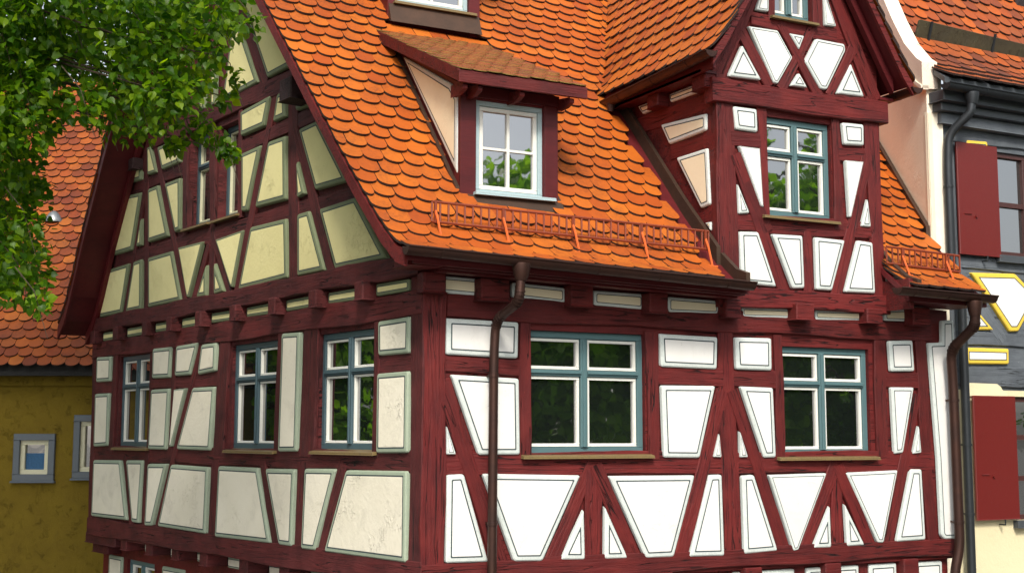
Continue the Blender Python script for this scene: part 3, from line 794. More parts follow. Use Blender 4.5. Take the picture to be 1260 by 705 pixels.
class Roof:
    """a roof slope: U along the eave, V horizontally inwards, profile of (v, z), k lets the eave sink along U"""
    def __init__(s, O, U, V, prof, k=0.0):
        s.O, s.U, s.V, s.prof, s.k = Vector(O), Vector(U).normalized(), Vector(V).normalized(), prof, k
        s.s = [0.0]
        for (a, b), (c, d) in zip(prof[:-1], prof[1:]): s.s.append(s.s[-1] + math.hypot(c - a, d - b))
    def vz(s, t):
        i = 0
        while i < len(s.s) - 2 and t > s.s[i + 1]: i += 1
        f = (t - s.s[i]) / (s.s[i + 1] - s.s[i])
        (a, b), (c, d) = s.prof[i], s.prof[i + 1]
        return a + (c - a) * f, b + (d - b) * f
    def zv(s, v):
        P = s.prof; i = 0
        while i < len(P) - 2 and v > P[i + 1][0]: i += 1
        (a, b), (c, d) = P[i], P[i + 1]
        return b + (d - b) * (v - a) / (c - a)
    def p(s, u, t):
        v, z = s.vz(t); return s.O + s.U * u + s.V * v + UPZ * (z - s.k * u)
    def matrix(s, u, t, lift=0.0, l=TILE_L, h=.050):
        a, b = s.p(u, t), s.p(u, t + l)
        T = (b - a).normalized(); U = (s.U - UPZ * s.k).normalized(); N = U.cross(T)
        if N.z < 0: U = -U; N = U.cross(T)
        N.normalize()
        a = a + N * (h + lift); b = b + N * .004
        T = (b - a).normalized(); N = U.cross(T).normalized(); U = T.cross(N)
        rz = Matrix.Rotation(random.gauss(0, .015), 4, 'Z') @ Matrix.Rotation(random.gauss(0, .012), 4, 'Y')
        m = Matrix((U, T, N)).transposed().to_4x4()
        m.translation = a + U * random.gauss(0, .0025) + T * random.gauss(0, .004)
        return m @ rz
    def lay(s, u0, u1, t0, t1, keep=None):
        """matrices of all tiles; u0, u1 may be functions of the point's inward distance"""
        out = []; row = 0; t = t0
        while t < t1:
            v, _ = s.vz(t + .1)
            a = u0(v) if callable(u0) else u0; b = u1(v) if callable(u1) else u1
            u = a + TILE_W / 2
            if row % 2:
                if keep is None or keep(a + TILE_W / 4, v): out.append(s.matrix(a + TILE_W / 4, t, 0) @ Matrix.Diagonal((.5, 1, 1, 1)))
                u = a + TILE_W
            while u < b - .03:
                if keep is None or keep(u, v): out.append(s.matrix(u, t, abs(random.gauss(0, .002))))
                u += TILE_W
            row += 1; t += EXPO
        return out
    def deck(s, name, parent, u0, u1, v0, v1, mat, th=.07, n=10):
        """boards below the tiles"""
        mb = MB(); vs = sorted({v0, v1, *[p_[0] for p_ in s.prof if v0 < p_[0] < v1]})
        top = []; bot = []
        for v in vs:
            a = u0(v) if callable(u0) else u0; b = u1(v) if callable(u1) else u1
            z = s.zv(v)
            top.append([s.O + s.U * u + s.V * v + UPZ * (z - s.k * u) for u in (a, b)])
        bot = [[q - UPZ * th for q in r_] for r_ in top]
        for i in range(len(vs) - 1):
            mb.hexa([bot[i][0], bot[i][1], bot[i + 1][1], bot[i + 1][0], top[i][0], top[i][1], top[i + 1][1], top[i + 1][0]])
        return mb.build(name, mat, parent)

_f3 = _f; _cu = _u2; _cr = _r2
def view_size(p):
    """rough size a thing shows in the photograph; negative when outside its frame"""
    d = Vector(p) - CAM; z = d.dot(_f3)
    if z < .1: return -1
    x = d.dot(_cr) / z * 1620; y = d.dot(_cu) / z * 1620
    if abs(x) > 645 or abs(y) > 368: return -1
    return 1 / z

def place_tiles(mats, parent, mat, limit=300, name='roof_tile'):
    me = tile_mesh(mat)
    order = sorted(range(len(mats)), key=lambda i: -view_size(mats[i].translation))
    single = set([i for i in order[:limit] if view_size(mats[i].translation) > 0])
    for i in sorted(single):
        o = bpy.data.objects.new(name, me); o.matrix_basis = mats[i]; link(o, parent)
    rest = [m_ for i, m_ in enumerate(mats) if i not in single]
    if rest: join_tiles(rest, parent, mat)
    return len(single)

def join_tiles(mats, parent, mat, name='roof_tiles', edge='tile_edge'):
    tv = np.array(TV); nv = len(tv); vs = []; fs = []; mi = []
    for k, m_ in enumerate(mats):
        A = np.array(m_); vs.append(tv @ A[:3, :3].T + A[:3, 3])
        for i, f in enumerate(TF): fs.append([a + k * nv for a in f]); mi.append(0 if i == 0 else 1)
    me = bpy.data.meshes.new(name); me.from_pydata(np.concatenate(vs).tolist(), [], fs)
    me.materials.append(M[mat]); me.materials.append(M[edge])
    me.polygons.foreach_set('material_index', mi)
    o = bpy.data.objects.new(name, me); link(o, parent); o['kind'] = 'stuff'
    return o

def gutter(parent, a, b, r=.075, mat='copper', seams=4, dz=0.0, name='gutter', down=UPZ):
    """half-round gutter hung from a to b (a, b: centre of the open top)"""
    a, b = Vector(a), Vector(b); X = (b - a).normalized(); S_ = UPZ.cross(X).normalized(); Zl = X.cross(S_)
    n = 10; mb = MB()
    def prof(p, rr): return [p + S_ * (math.cos(math.pi * k / n) * rr) - Zl * (math.sin(math.pi * k / n) * rr) for k in range(n + 1)]
    o0, o1, i0, i1 = prof(a, r), prof(b, r), prof(a, r - .005), prof(b, r - .005)
    m1 = n + 1; vs = o0 + o1 + i0 + i1; fs = []
    for k in range(n):
        fs += [(k, k + 1, m1 + k + 1, m1 + k), (2 * m1 + k, 2 * m1 + k + 1, 3 * m1 + k + 1, 3 * m1 + k), (k, k + 1, 2 * m1 + k + 1, 2 * m1 + k), (m1 + k, m1 + k + 1, 3 * m1 + k + 1, 3 * m1 + k)]
    fs += [(0, m1, 3 * m1, 2 * m1), (n, m1 + n, 3 * m1 + n, 2 * m1 + n), tuple(range(m1)), tuple(range(m1, 2 * m1))]
    mb.add(vs, fs)
    for sg in (1, -1): mb.tube([a + S_ * sg * (r + .002), b + S_ * sg * (r + .002)], .010, 8)
    g_ = mb.build(name, mat, parent, smooth=True)
    L = (b - a).length
    for q in range(seams):
        c = a + X * (L * (q + .5 + random.uniform(-.1, .1)) / seams); mb = MB()
        p0, p1 = prof(c, r + .004), prof(c + X * .012, r + .004)
        p2, p3 = prof(c, r - .001), prof(c + X * .012, r - .001)
        for k in range(n): mb.hexa([p0[k], p0[k + 1], p1[k + 1], p1[k], p2[k], p2[k + 1], p3[k + 1], p3[k]])
        mb.build('seam', mat, g_)
    return g_

def smooth_path(pts, r=.09, seg=5):
    pts = [Vector(p) for p in pts]; out = [pts[0]]
    for i in range(1, len(pts) - 1):
        a, b, c = pts[i - 1], pts[i], pts[i + 1]
        rr = min(r, (a - b).length * .45, (c - b).length * .45)
        p1 = b + (a - b).normalized() * rr; p2 = b + (c - b).normalized() * rr
        for k in range(seg + 1):
            t = k / seg; out.append(p1 * (1 - t) ** 2 + b * 2 * t * (1 - t) + p2 * t * t)
    return out + [pts[-1]]

def arr_mesh(name, verts, tris, mats, parent=None, kind=None, mi=None):
    me = bpy.data.meshes.new(name)
    verts = np.asarray(verts, dtype=np.float32); tris = np.asarray(tris, dtype=np.int32)
    me.vertices.add(len(verts)); me.vertices.foreach_set('co', verts.ravel())
    me.loops.add(tris.size); me.loops.foreach_set('vertex_index', tris.ravel())
    me.polygons.add(len(tris)); me.polygons.foreach_set('loop_start', np.arange(0, tris.size, 3, dtype=np.int32))
    me.update(calc_edges=True)
    for m_ in mats: me.materials.append(M[m_])
    o = bpy.data.objects.new(name, me); link(o, parent)
    if kind: o['kind'] = kind
    return o

# ================================================================== the setting
def ground_sheet():
    mb = MB(); mb.add([(-300, -300, 0), (300, -300, 0), (300, 300, 0), (-300, 300, 0)], [(0, 1, 2, 3)])
    o = mb.build('ground', 'ground'); o['kind'] = 'structure'
ground_sheet()

# ================================================================== the half-timbered house
SK = R(9.1)
DL = Vector((-math.sin(SK), math.cos(SK), 0)); NL = Vector((-math.cos(SK), -math.sin(SK), 0))
FRONT = Frame((0, 0, 0), (1, 0, 0), (0, -1, 0))
LEFT = Frame((0, 0, 0), DL, NL)
CROSS = Frame((0, -.05, 0), (1, 0, 0), (0, -1, 0))
CHEEK = Frame((3.3, 0, 0), (0, 1, 0), (-1, 0, 0))

house = empty('half_timbered_house', (0, 0, 0), 'half-timbered house with dark red beams, white panels and orange tiled roof with dormers', 'house')

WHITE = ['plaster_white', 'border_white', 'line']
CREAM = ['plaster_cream', 'border_shade', 'line']
PALE = ['plaster_pale', 'border_shade_pale', 'line']
BEIGE = ['plaster_beige', 'border_white', 'line']

# --- front wall
ow = [(min(w[:2]) - .065, max(w[:2]), w[2], w[3]) for w in FRONT_WINDOWS]
front = backing(FRONT, 'front_wall', house, .04, 6.56, lambda u: 2.14, lambda u: 5.06 - .02 * u, ow, -.26, -.035, 'timber')
PROUD = {'post': .0, 'rail': -.005, 'brace': .004}
for kind, a, b, w in FRONT_TIMBERS: timber(FRONT, kind, a, b, w, front, proud=PROUD[kind])
timber(FRONT, 'corner_post', (.118, 2.2), (.118, 4.99), .235, front, proud=.006, depth=.12)
timber(FRONT, 'wall_plate', (.24, 4.69), (6.27, 4.665), .215, front, proud=.010)
timber(FRONT, 'sole_beam', (.003, 2.26), (6.5, 2.275), .19, front, proud=.012, depth=.16)
for q in FRONT_PANELS: panel(FRONT, q, front, WHITE)
for q in FRONT_FRIEZE: panel(FRONT, q, front, BEIGE, border=.03, line=.008, proud=.012)
for i, (u0, u1, z0, z1) in enumerate(FRONT_HEADS):
    mb = MB(); FRONT.box(mb, u0, u1 + .012, z0, z1 + .03, -.03, .155 + random.uniform(-.01, .015)); mb.build('beam_end', 'timber', front, bevel=.012)
mb = MB(); mb.wbox(-.06, .165, -.15, .02, 4.79, 4.985); mb.build('beam_end', 'timber', front, bevel=.014)
mb = MB(); mb.wbox(-.32, .02, -.40, -.05, 4.995, 5.10); mb.build('plate_end', 'timber', front, bevel=.012)
for w in FRONT_WINDOWS: casement(FRONT, house, w, near=.065)
# plinth storey under the jetty
gf = backing(FRONT, 'ground_floor_wall', house, .35, 6.5, lambda u: 0, lambda u: 2.14, [], -.30, -.10, 'timber')
FG = Frame((0, .09, 0), (1, 0, 0), (0, -1, 0))
for u0, u1 in ((.55, 1.2), (1.4, 2.3), (2.5, 3.3), (3.5, 4.3), (4.45, 5.18), (5.32, 5.72), (5.98, 6.4)):
    panel(FG, [(u0, 1.2), (u1, 1.2), (u1, 2.12), (u0, 2.12)], gf, WHITE)
for u in (.45, 1.3, 2.4, 3.4, 4.38, 5.25, 5.85): timber(FG, 'post', (u, .02), (u, 2.14), .16, gf)
for u in (.5, 1.5, 2.6, 3.7, 4.75, 5.85):
    mb = MB(); FRONT.box(mb, u - .11, u + .11, 2.0, 2.163, -.14, .02); mb.build('beam_end', 'timber', gf, bevel=.012)

# --- left wall and gable
M['timber_dark'] = timber_mat('near_black_timber', (.030, .010, .010), (.012, .005, .006), (.045, .018, .018), .7, 1.0, 1.0)  # near-black timber used only for the purlin ends
def verge_front(v): return 5.10 + 1.1 * v if v > 0 else 5.10
def gable_top(v):
    pts = [(-.05, 5.2), (.58, 5.90), (4.9, 10.55), (8.5, 5.55), (9.0, 4.98)]
    for (a, b), (c, d) in zip(pts[:-1], pts[1:]):
        if v <= c: return b + (d - b) * (v - a) / (c - a)
    return pts[-1][1]
lw = [(min(w[:2]) - .05, max(w[:2]), w[2], w[3]) for w in LEFT_WINDOWS]
leftw = backing(LEFT, 'gable_wall', house, .03, 8.93, lambda u: 2.06 + .01 * (9 - u), gable_top, lw, -.26, -.035, 'timber_shade', breaks=(.58, 4.9, 8.5))
for kind, a, b, w in LEFT_TIMBERS: timber(LEFT, kind, a, b, w, leftw, proud=PROUD[kind], wob=.009, mat='timber_shade')
timber(LEFT, 'corner_post', (.102, 2.2), (.102, 4.96), .205, leftw, proud=.004, depth=.1, wob=.008, mat='timber_shade')
timber(LEFT, 'wall_plate', (.01, 4.715), (8.9, 4.715), .235, leftw, proud=.012, wob=.011, mat='timber_shade')
timber(LEFT, 'gable_beam', (-.02, 5.075), (9.08, 5.075), .205, leftw, proud=.075, depth=.12, wob=.012, mat='timber_shade')
timber(LEFT, 'sole_beam', (-.01, 2.245), (8.86, 2.215), .24, leftw, proud=.015, depth=.16, wob=.012, mat='timber_shade')
timber(LEFT, 'collar_beam', (6.9, 7.46), (2.05, 7.42), .22, leftw, proud=.012, wob=.012, mat='timber_shade')
timber(LEFT, 'rafter', (.30, 5.2), (4.85, 10.28), .17, leftw, proud=-.004, wob=.007, mat='timber_shade')
timber(LEFT, 'rafter', (8.72, 5.2), (4.95, 10.2), .17, leftw, proud=-.004, wob=.007, mat='timber_shade')
for q in LEFT_PANELS: panel(LEFT, q, leftw, PALE, border=.042, line=.014, proud=.028)
for q in GABLE_PANELS: panel(LEFT, q, leftw, CREAM, border=.046, proud=.028)
hv = [8.6, 7.64, 6.61, 5.73, 4.83, 3.85, 2.86, 1.91, .95]
for v in hv:
    mb = MB(); LEFT.box(mb, v - .085, v + .085, 4.80, 4.985, -.03, .135 + random.uniform(-.012, .012)); mb.build('beam_end', 'timber_shade', leftw, bevel=.014)
for a, b in zip(hv, hv[1:] + [.12]):
    panel(LEFT, [(b + .11, 4.835), (a - .11, 4.835), (a - .11, 4.955), (b + .11, 4.955)], leftw, CREAM, border=.028, line=.008, proud=.012)
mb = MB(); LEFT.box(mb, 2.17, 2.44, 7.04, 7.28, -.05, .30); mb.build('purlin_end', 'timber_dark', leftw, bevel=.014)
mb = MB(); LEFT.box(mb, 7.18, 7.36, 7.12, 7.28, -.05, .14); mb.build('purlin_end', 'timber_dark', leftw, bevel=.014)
for i, w in enumerate(LEFT_WINDOWS): casement(LEFT, house, w, face=-.07 if i < 3 else -.14, mull=.075, sill_out=.05, lights=2 if i < 3 else 1, paint='dark_teal', sash_paint='white_paint' if i < 3 else 'cream_paint', sash_w=.023 if i < 3 else .020, near=.05)
# ground floor under the side jetty
LG = Frame(NL * -.30, DL, NL)
lgw = backing(LG, 'side_ground_floor_wall', house, .2, 9.02, lambda u: 0, lambda u: 2.05, [(7.05, 8.05, .75, 1.79)], -.2, 0.0, 'timber')
casement(LG, house, (7.05, 8.05, .75, 1.79), face=-.04, sill=True)
for u0, u1 in ((8.2, 8.75), (6.0, 6.75), (4.6, 5.6), (3.1, 4.2), (1.7, 2.8), (.5, 1.45)):
    panel(LG, [(u0, .9), (u1, .9), (u1, 1.80), (u0, 1.80)], lgw, PALE)
for v in (6.6, 5.75, 4.85, 3.75, 2.75, 1.75, .8, 7.5, 8.35):
    mb = MB(); LEFT.box(mb, v - .11, v + .11, 1.955, 2.115 + .003 * v, -.30, -.03 + random.uniform(-.02, .01)); mb.build('beam_end', 'timber_shade', lgw, bevel=.012)
for a, b in ((7.4, 6.7), (6.5, 5.86), (5.64, 4.96), (4.74, 3.86), (3.64, 2.86), (2.64, 1.86)):
    panel(LG, [(b, 1.93), (a, 1.93), (a, 2.06), (b, 2.06)], lgw, PALE, border=.02, line=.008, proud=.012)
mb = MB(); LEFT.box(mb, 7.75, 8.95, 1.98, 2.13, -.16, .0); mb.build('bracket', 'timber_shade', lgw, bevel=.014)
mb = MB(); LEFT.box(mb, 8.3, 8.92, 1.84, 1.98, -.30, -.1); mb.build('bracket', 'timber_shade', lgw, bevel=.014)

# --- main roof
PROF = [(-.56, 5.075), (-.35, 5.145), (-.10, 5.34), (.50, 5.95), (4.85, 10.83)]
def vx(y): return -.444 - .158 * ((y + .071) / .987)      # line of the gable verge
KT = .025
main_roof = Roof((-.5, 0, 0), (1, 0, 0), (0, 1, 0), PROF, KT)         # u = x + .5
def zmain(x, y): return main_roof.zv(y) - KT * (x + .5)
XP = [(3.06, 7.40), (3.2, 7.58), (3.33, 7.79), (3.46, 8.01), (4.43, 9.62)]
cross_left = Roof((0, 0, 0), (0, 1, 0), (1, 0, 0), XP)
cross_right = Roof((8.86, 0, 0), (0, 1, 0), (-1, 0, 0), XP)
def zcross(x): return cross_left.zv(x if x < 4.43 else 8.86 - x)
D1 = dict(x0=.527, x1=1.618, y=.36)                                       # the shed dormer
D2 = dict(x0=.60, x1=1.76, y=2.48)                                      # the one above it
def keep_main(u, y):
    x = u - .5
    if x > 3.24 and y < .05: return False
    if 3.05 < x < 5.8 and zcross(x) > zmain(x, y) + .02: return False
    if x > 3.24 and y < 1.6 and x < 5.5: return False
    if D1['x0'] + .03 < x < D1['x1'] - .03 and D1['y'] - .20 < y < 2.2: return False
    if D2['x0'] + .03 < x < D2['x1'] - .03 and D2['y'] - .20 < y: return False
    return True
roof = main_roof.deck('roof', house, lambda v: vx(v) + .5, 3.82, -.50, 4.85, 'timber_smooth')
mats = main_roof.lay(lambda v: vx(v) + .48, 6.0, 0.0, 5.9, keep_main)
PR = [(v, z + .075) for v, z in PROF]
right_roof = Roof((0, 0, 0), (1, 0, 0), (0, 1, 0), PR, .018)
right_roof.deck('roof_boards', roof, 5.5, lambda v: min(6.66, 6.66 + max(v, 0) * .3) if v < .3 else 6.72 + .33 * (v - .3), -.50, 4.85, 'timber_smooth')
mats += right_roof.lay(5.52, lambda v: 6.68 if v < .3 else 6.68 + .33 * (v - .3), 0.0, 4.2, lambda u, v: not (u < 5.6 and zcross(u) > right_roof.zv(v) + .1 and v > 2))
# valley slopes of the cross gable
def keep_cross(y, x): return zcross(x) > zmain(x, y) - .03
mats += cross_left.lay(-.36, 3.9, 0.0, 2.6, keep_cross)
mats_b = cross_right.lay(-.36, 3.9, 0.0, 2.6, None)
# verge course of the far slope
BP = [(0, 5.03), (.25, 5.22), (.5, 5.55), (.95, 6.3), (4.1, 10.85)]
back_roof = Roof(DL * 9.06, -NL, -DL, BP)
back_roof.deck('rear_roof_boards', roof, -.45, 7.2, 0.0, 4.1, 'timber_smooth', th=.09)
mats_b += back_roof.lay(-.50, 1.3, 0.0, 5.6)
place_tiles(mats, roof, 'tile', 300)
join_tiles(mats_b, roof, 'tile')
# verge boards
def strip_board(name, parent, pts, n, th, up, mat, drop=0.0):
    """board of thickness th along pts, reaching from drop below to up above the line"""
    mb = MB(); n = Vector(n)
    for a, b in zip(pts[:-1], pts[1:]):
        a, b = Vector(a), Vector(b)
        mb.hexa([a - UPZ * drop, b - UPZ * drop, b - UPZ * drop + n * th, a - UPZ * drop + n * th, a + UPZ * up, b + UPZ * up, b + UPZ * up + n * th, a + UPZ * up + n * th])
    return mb.build(name, mat, parent)
vp = [Vector((vx(y) + .004, y, zmain(vx(y), y))) for y in (-.50, -.35, -.10, .5, 2.0, 4.8)]
strip_board('verge_board', roof, vp, NL, .03, .02, 'timber', .125)
bp = [DL * (9.06 - v) + NL * .452 + UPZ * z for v, z in BP]
strip_board('verge_board', roof, bp, NL, .03, .03, 'timber_smooth', .15)
# inner rafter board under the rear overhang
bp2 = [DL * (9.0 - v) + NL * .03 + UPZ * (z - .06) for v, z in BP]
strip_board('soffit_trim', roof, bp2, NL, .06, .0, 'timber_smooth', .16)

# eave: soffit and fascia boards, gutters
def eave_board(name, x0, x1, y0, y1, za, zb, k, mat='timber_smooth'):
    mb = MB()
    mb.hexa([(x0, y0, za - k * x0), (x1, y0, za - k * x1), (x1, y1, za - k * x1), (x0, y1, za - k * x0), (x0, y0, zb - k * x0), (x1, y0, zb - k * x1), (x1, y1, zb - k * x1), (x0, y1, zb - k * x0)])
    return mb.build(name, mat, roof, bevel=.004)
eave_board('soffit', .02, 3.36, -.40, 0.02, 4.985, 5.01, .024)
eave_board('fascia', -.30, 3.37, -.47, -.43, 4.995, 5.09, .024)
eave_board('cove_board', .02, 3.34, -.30, -.20, 4.965, 4.984, .024)
eave_board('soffit', 5.56, 6.62, -.40, 0.02, 5.06, 5.085, .018)
eave_board('fascia', 5.50, 6.66, -.47, -.43, 5.05, 5.15, .018)
mb = MB(); mb.wbox(5.52, 5.58, -.46, .0, 4.87, 5.2); mb.build('eave_cheek', 'timber', roof, bevel=.006)
g1 = gutter(house, (-.43, -.60, 5.125), (3.30, -.60, 5.005), seams=5)
g2 = gutter(house, (5.21, -.60, 5.06), (6.62, -.60, 5.035), seams=3)

def downpipe(parent, funnel_top, path, r, mat, clamps, collars=(), fr=.085):
    ft = Vector(funnel_top); mb = MB()
    mb.tube(smooth_path(path, .13, 6), r, 14)
    o = mb.build('downpipe', mat, parent, smooth=True)
    mb = MB(); top = Vector(path[0])
    mb.tube([ft, ft - UPZ * .03, ft - UPZ * .11, top - UPZ * .015], [fr, fr, fr * .82, r + .006], 16)
    mb.build('hopper', mat, o, smooth=True)
    for c in clamps:
        mb = MB(); c = Vector(c)
        mb.tube([c - UPZ * .014, c + UPZ * .014], r + .007, 14); mb.wbox(c.x - .012, c.x + .012, c.y, c.y + .12, c.z - .01, c.z + .01)
        mb.build('clamp', mat, o)
    pth = smooth_path(path, .13, 6)
    for i in collars:
        mb = MB(); a = pth[i]; d = (pth[min(i + 1, len(pth) - 1)] - pth[max(0, i - 1)]).normalized()
        mb.tube([a - d * .008, a + d * .008], r + .006, 14); mb.build('collar', mat, o)
    return o
downpipe(house, (.70, -.60, 5.045), [(.695, -.60, 4.90), (.68, -.60, 4.70), (.668, -.15, 4.56), (.655, -.14, 4.2), (.64, -.14, 2.0), (.64, -.14, .1)], .043, 'copper', [(.652, -.14, 4.05), (.645, -.14, 2.7)], (1, 2, 3, 4, 5, 6, 8, 9, 10, 11, 12))
downpipe(house, (6.33, -.60, 4.975), [(6.335, -.60, 4.83), (6.345, -.58, 4.70), (6.40, -.16, 4.46), (6.44, -.14, 4.1), (6.455, -.14, 2.28), (6.38, -.12, 2.0), (6.38, -.12, .1)], .055, 'copper', [(6.44, -.14, 3.9), (6.45, -.14, 2.55)], (2, 3, 4, 5, 6, 8, 9, 10, 11))

# snow guards
def snow_guard(p0, p1, n_br, ends):
    p0, p1 = Vector(p0), Vector(p1); H = .185; mb = MB()
    for h in (0, H): mb.tube([p0 + UPZ * h, p1 + UPZ * h], .0135, 6)
    g_ = mb.build('snow_guard', 'guard', roof.parent); L = (p1 - p0).length; X = (p1 - p0) / L
    n = int(L / .082)
    for i in range(n + 1):
        c = p0 + X * (L * i / n); mb = MB(); mb.tube([c + UPZ * .004, c + UPZ * (H - .004)], .0105, 5); mb.build('bar', 'guard', g_)
    for t in ends:
        c = p0 + X * (L * t); mb = MB()
        mb.hexa([c + Vector((-.012, -.02, -.01)), c + Vector((.012, -.02, -.01)), c + Vector((.012, .0, -.01)), c + Vector((-.012, 0, -.01)),
                 c + Vector((-.012, -.02, H + .01)), c + Vector((.012, -.02, H + .01)), c + Vector((.012, 0, H + .01)), c + Vector((-.012, 0, H + .01))])
        mb.build('upright', 'guard', g_)
        zb = zmain(c.x, c.y - .085) + .055 if c.x < 4 else right_roof.zv(c.y - .085) - .018 * c.x + .055
        mb = MB(); foot = Vector((c.x + .03, c.y - .085, zb))
        mb.tube([c + UPZ * (H * .55) + Vector((0, -.015, 0)), c + UPZ * .01 + Vector((.008, -.05, 0)), foot], .012, 6)
        mb.tube([foot + Vector((-.06, .0, .0)), foot + Vector((.06, 0, .0))], .014, 6)
        mb.build('bracket', 'guard_orange', g_)
snow_guard((.012, -.15, 5.440), (3.10, -.15, 5.388), 5, (.01, .235, .48, .735, .985))
snow_guard((5.50, -.15, 5.395), (6.60, -.15, 5.36), 2, (.2, .80))

# --- cross gable
cross = backing(CROSS, 'cross_gable', house, 3.30, 5.56, lambda u: 4.86, lambda u: min(zcross(u) - .09, 9.5), [(min(w[:2]) - .055, max(w[:2]), w[2], w[3]) for w in CROSS_WINDOWS], -.24, -.035, 'timber', breaks=(3.33, 3.46, 4.43, 5.4, 5.53))
for kind, a, b, w in CROSS_TIMBERS: timber(CROSS, kind, a, b, w, cross, proud=PROUD[kind])
timber(CROSS, 'sill_beam', (3.27, 4.925), (5.58, 4.945), .20, cross, proud=.05, depth=.1, wob=.009)
timber(CROSS, 'tie_beam', (3.22, 7.095), (5.64, 7.11), .25, cross, proud=.045, depth=.1, wob=.009)
timber(CROSS, 'rafter', (3.33, 7.26), (4.36, 9.35), .18, cross, proud=.0)
timber(CROSS, 'rafter', (5.52, 7.26), (4.49, 9.35), .18, cross, proud=.0)
for q in CROSS_PANELS: panel(CROSS, q, cross, WHITE, border=.04)
for w in CROSS_WINDOWS: casement(CROSS, house, w, transom=.36, sill_ext=.04, near=.055)
cross_left.deck('roof_boards', cross, -.30, 4.0, 3.10, 4.43, 'timber_smooth')
cross_right.deck('roof_boards', cross, -.30, 4.0, 3.10, 4.43, 'timber_smooth')
cl = [Vector((x, -.30, z)) for x, z in XP]; cr_ = [Vector((8.86 - x, -.30, z)) for x, z in XP]
strip_board('barge_board', cross, cl, (0, -1, 0), .035, .015, 'timber', .12)
strip_board('barge_board', cross, cr_, (0, -1, 0), .035, .015, 'timber', .12)
strip_board('inner_trim', cross, [q + Vector((0, .20, -.10)) for q in cl[1:]], (0, -1, 0), .07, .0, 'timber_smooth', .15)
strip_board('inner_trim', cross, [q + Vector((0, .20, -.10)) for q in cr_[1:]], (0, -1, 0), .07, .0, 'timber_smooth', .15)
mb = MB(); mb.wbox(3.10, 3.30, -.06, 1.9, 7.27, 7.30); mb.build('soffit', 'timber_smooth', cross)
mb = MB(); mb.wbox(3.10, 3.13, -.28, 1.75, 7.26, 7.38); mb.build('fascia', 'timber_smooth', cross)
mb = MB(); mb.wbox(5.56, 5.76, -.06, 1.9, 7.27, 7.30); mb.build('soffit', 'timber_smooth', cross)
# cheeks
for x0, x1 in ((5.36, 5.55), (3.31, 3.5)):
    mb = MB(); ra = [(x0, -.04, 4.9), (x0, -.04, 7.29), (x0, 2.0, 7.29)]; mb.prism(ra, [(x1, y, z) for _, y, z in ra])
    ck = mb.build('cheek', 'timber', house)
timber(CHEEK, 'post', (.005, 5.2), (.005, 7.28), .11, ck, proud=.004)
timber(CHEEK, 'rail', (.05, 6.60), (.80, 6.60), .16, ck, proud=-.002)
timber(CHEEK, 'rail', (.05, 5.80), (.35, 5.80), .13, ck, proud=-.002)
timber(CHEEK, 'top_plate', (.05, 7.03), (1.5, 7.03), .18, ck, proud=.002)
for i, q in enumerate(CHEEK_PANELS): panel(CHEEK, q, ck, BEIGE, border=.04 if i < 3 else .028)
for y0, y1 in ((.84, 1.06), (-.05, .2)):
    mb = MB(); CHEEK.box(mb, y0, y1, 7.12, 7.275, -.02, .14); mb.build('beam_end', 'timber', ck, bevel=.012)
gutter(house, (3.02, -.36, 7.41), (3.02, 1.72, 7.335), r=.07, seams=3)
mb = MB(); mb.tube([(3.02, 1.60, 7.30), (3.02, 1.60, 7.2)], [.06, .035], 12); mb.build('outlet', 'copper', cross)
gutter(house, (5.84, -.36, 7.37), (5.84, 1.72, 7.335), r=.07, seams=3)
# copper flashing where the cheek meets the tiles
def flashing(x, n, ys, z_of, h, name='flashing', th=.03, mat='copper_sheet'):
    pts = [Vector((x, y, z_of(x, y))) for y in ys]
    return strip_board(name, house, pts, n, th, h, mat, .0)
flashing(3.285, (-1, 0, 0), (-.10, .5, 1.0, 1.75), zmain, .19, th=.05)
flashing(3.335, (-1, 0, 0), (-.52, -.35, -.10), zmain, .13, th=.05)
flashing(5.58, (1, 0, 0), (-.52, -.35, -.10, .5), lambda x, y: right_roof.zv(y) - .018 * x, .12, th=.06)

# --- shed dormer
def lay_scaled(rf, u0, u1, t1, sc, h=.050):
    out = []; row = 0; t = 0.0
    while t < t1:
        u = u0 + (.5 if row % 2 else 0) * TILE_W * sc + random.uniform(-.01, .01)
        while u < u1:
            out.append(rf.matrix(u, t, abs(random.gauss(0, .003)), TILE_L * sc, h) @ Matrix.Diagonal((sc, sc, sc * (.55 if h < .04 else 1), 1))); u += TILE_W * sc
        row += 1; t += EXPO * sc
    return out
DF = Frame((0, D1['y'], 0), (1, 0, 0), (0, -1, 0))
DW = (.703, 1.46, 5.845, 6.785)
dorm = backing(DF, 'dormer', house, D1['x0'], D1['x1'], lambda u: 5.5, lambda u: 6.915, [(DW[0], DW[1], DW[2], DW[3])], -.12, -.01, 'timber_smooth')
for u0, u1 in ((D1['x0'], DW[0] - .004), (DW[1] + .004, D1['x1'])):
    mb = MB(); DF.box(mb, u0, u1, 5.70, 6.84, -.02, .015); mb.build('post', 'timber_smooth', dorm, bevel=.006)
mb = MB(); DF.box(mb, D1['x0'] - .01, D1['x1'] + .01, 6.80, 6.915, -.02, .03); mb.build('lintel', 'timber_smooth', dorm, bevel=.006)
mb = MB()
mb.hexa([DF.p(.60, 5.62, .02), DF.p(1.655, 5.62, .02), DF.p(1.655, 5.62, .15), DF.p(.60, 5.62, .15), DF.p(.60, 5.828, .02), DF.p(1.655, 5.828, .02), DF.p(1.655, 5.82, .04), DF.p(.60, 5.82, .04)])
mb.build('flashing', 'copper_sheet', dorm, bevel=.004)
mb = MB(); DF.box(mb, .668, 1.56, 5.822, 5.855, -.02, .09); mb.build('sill', 'pale_teal', dorm, bevel=.006)
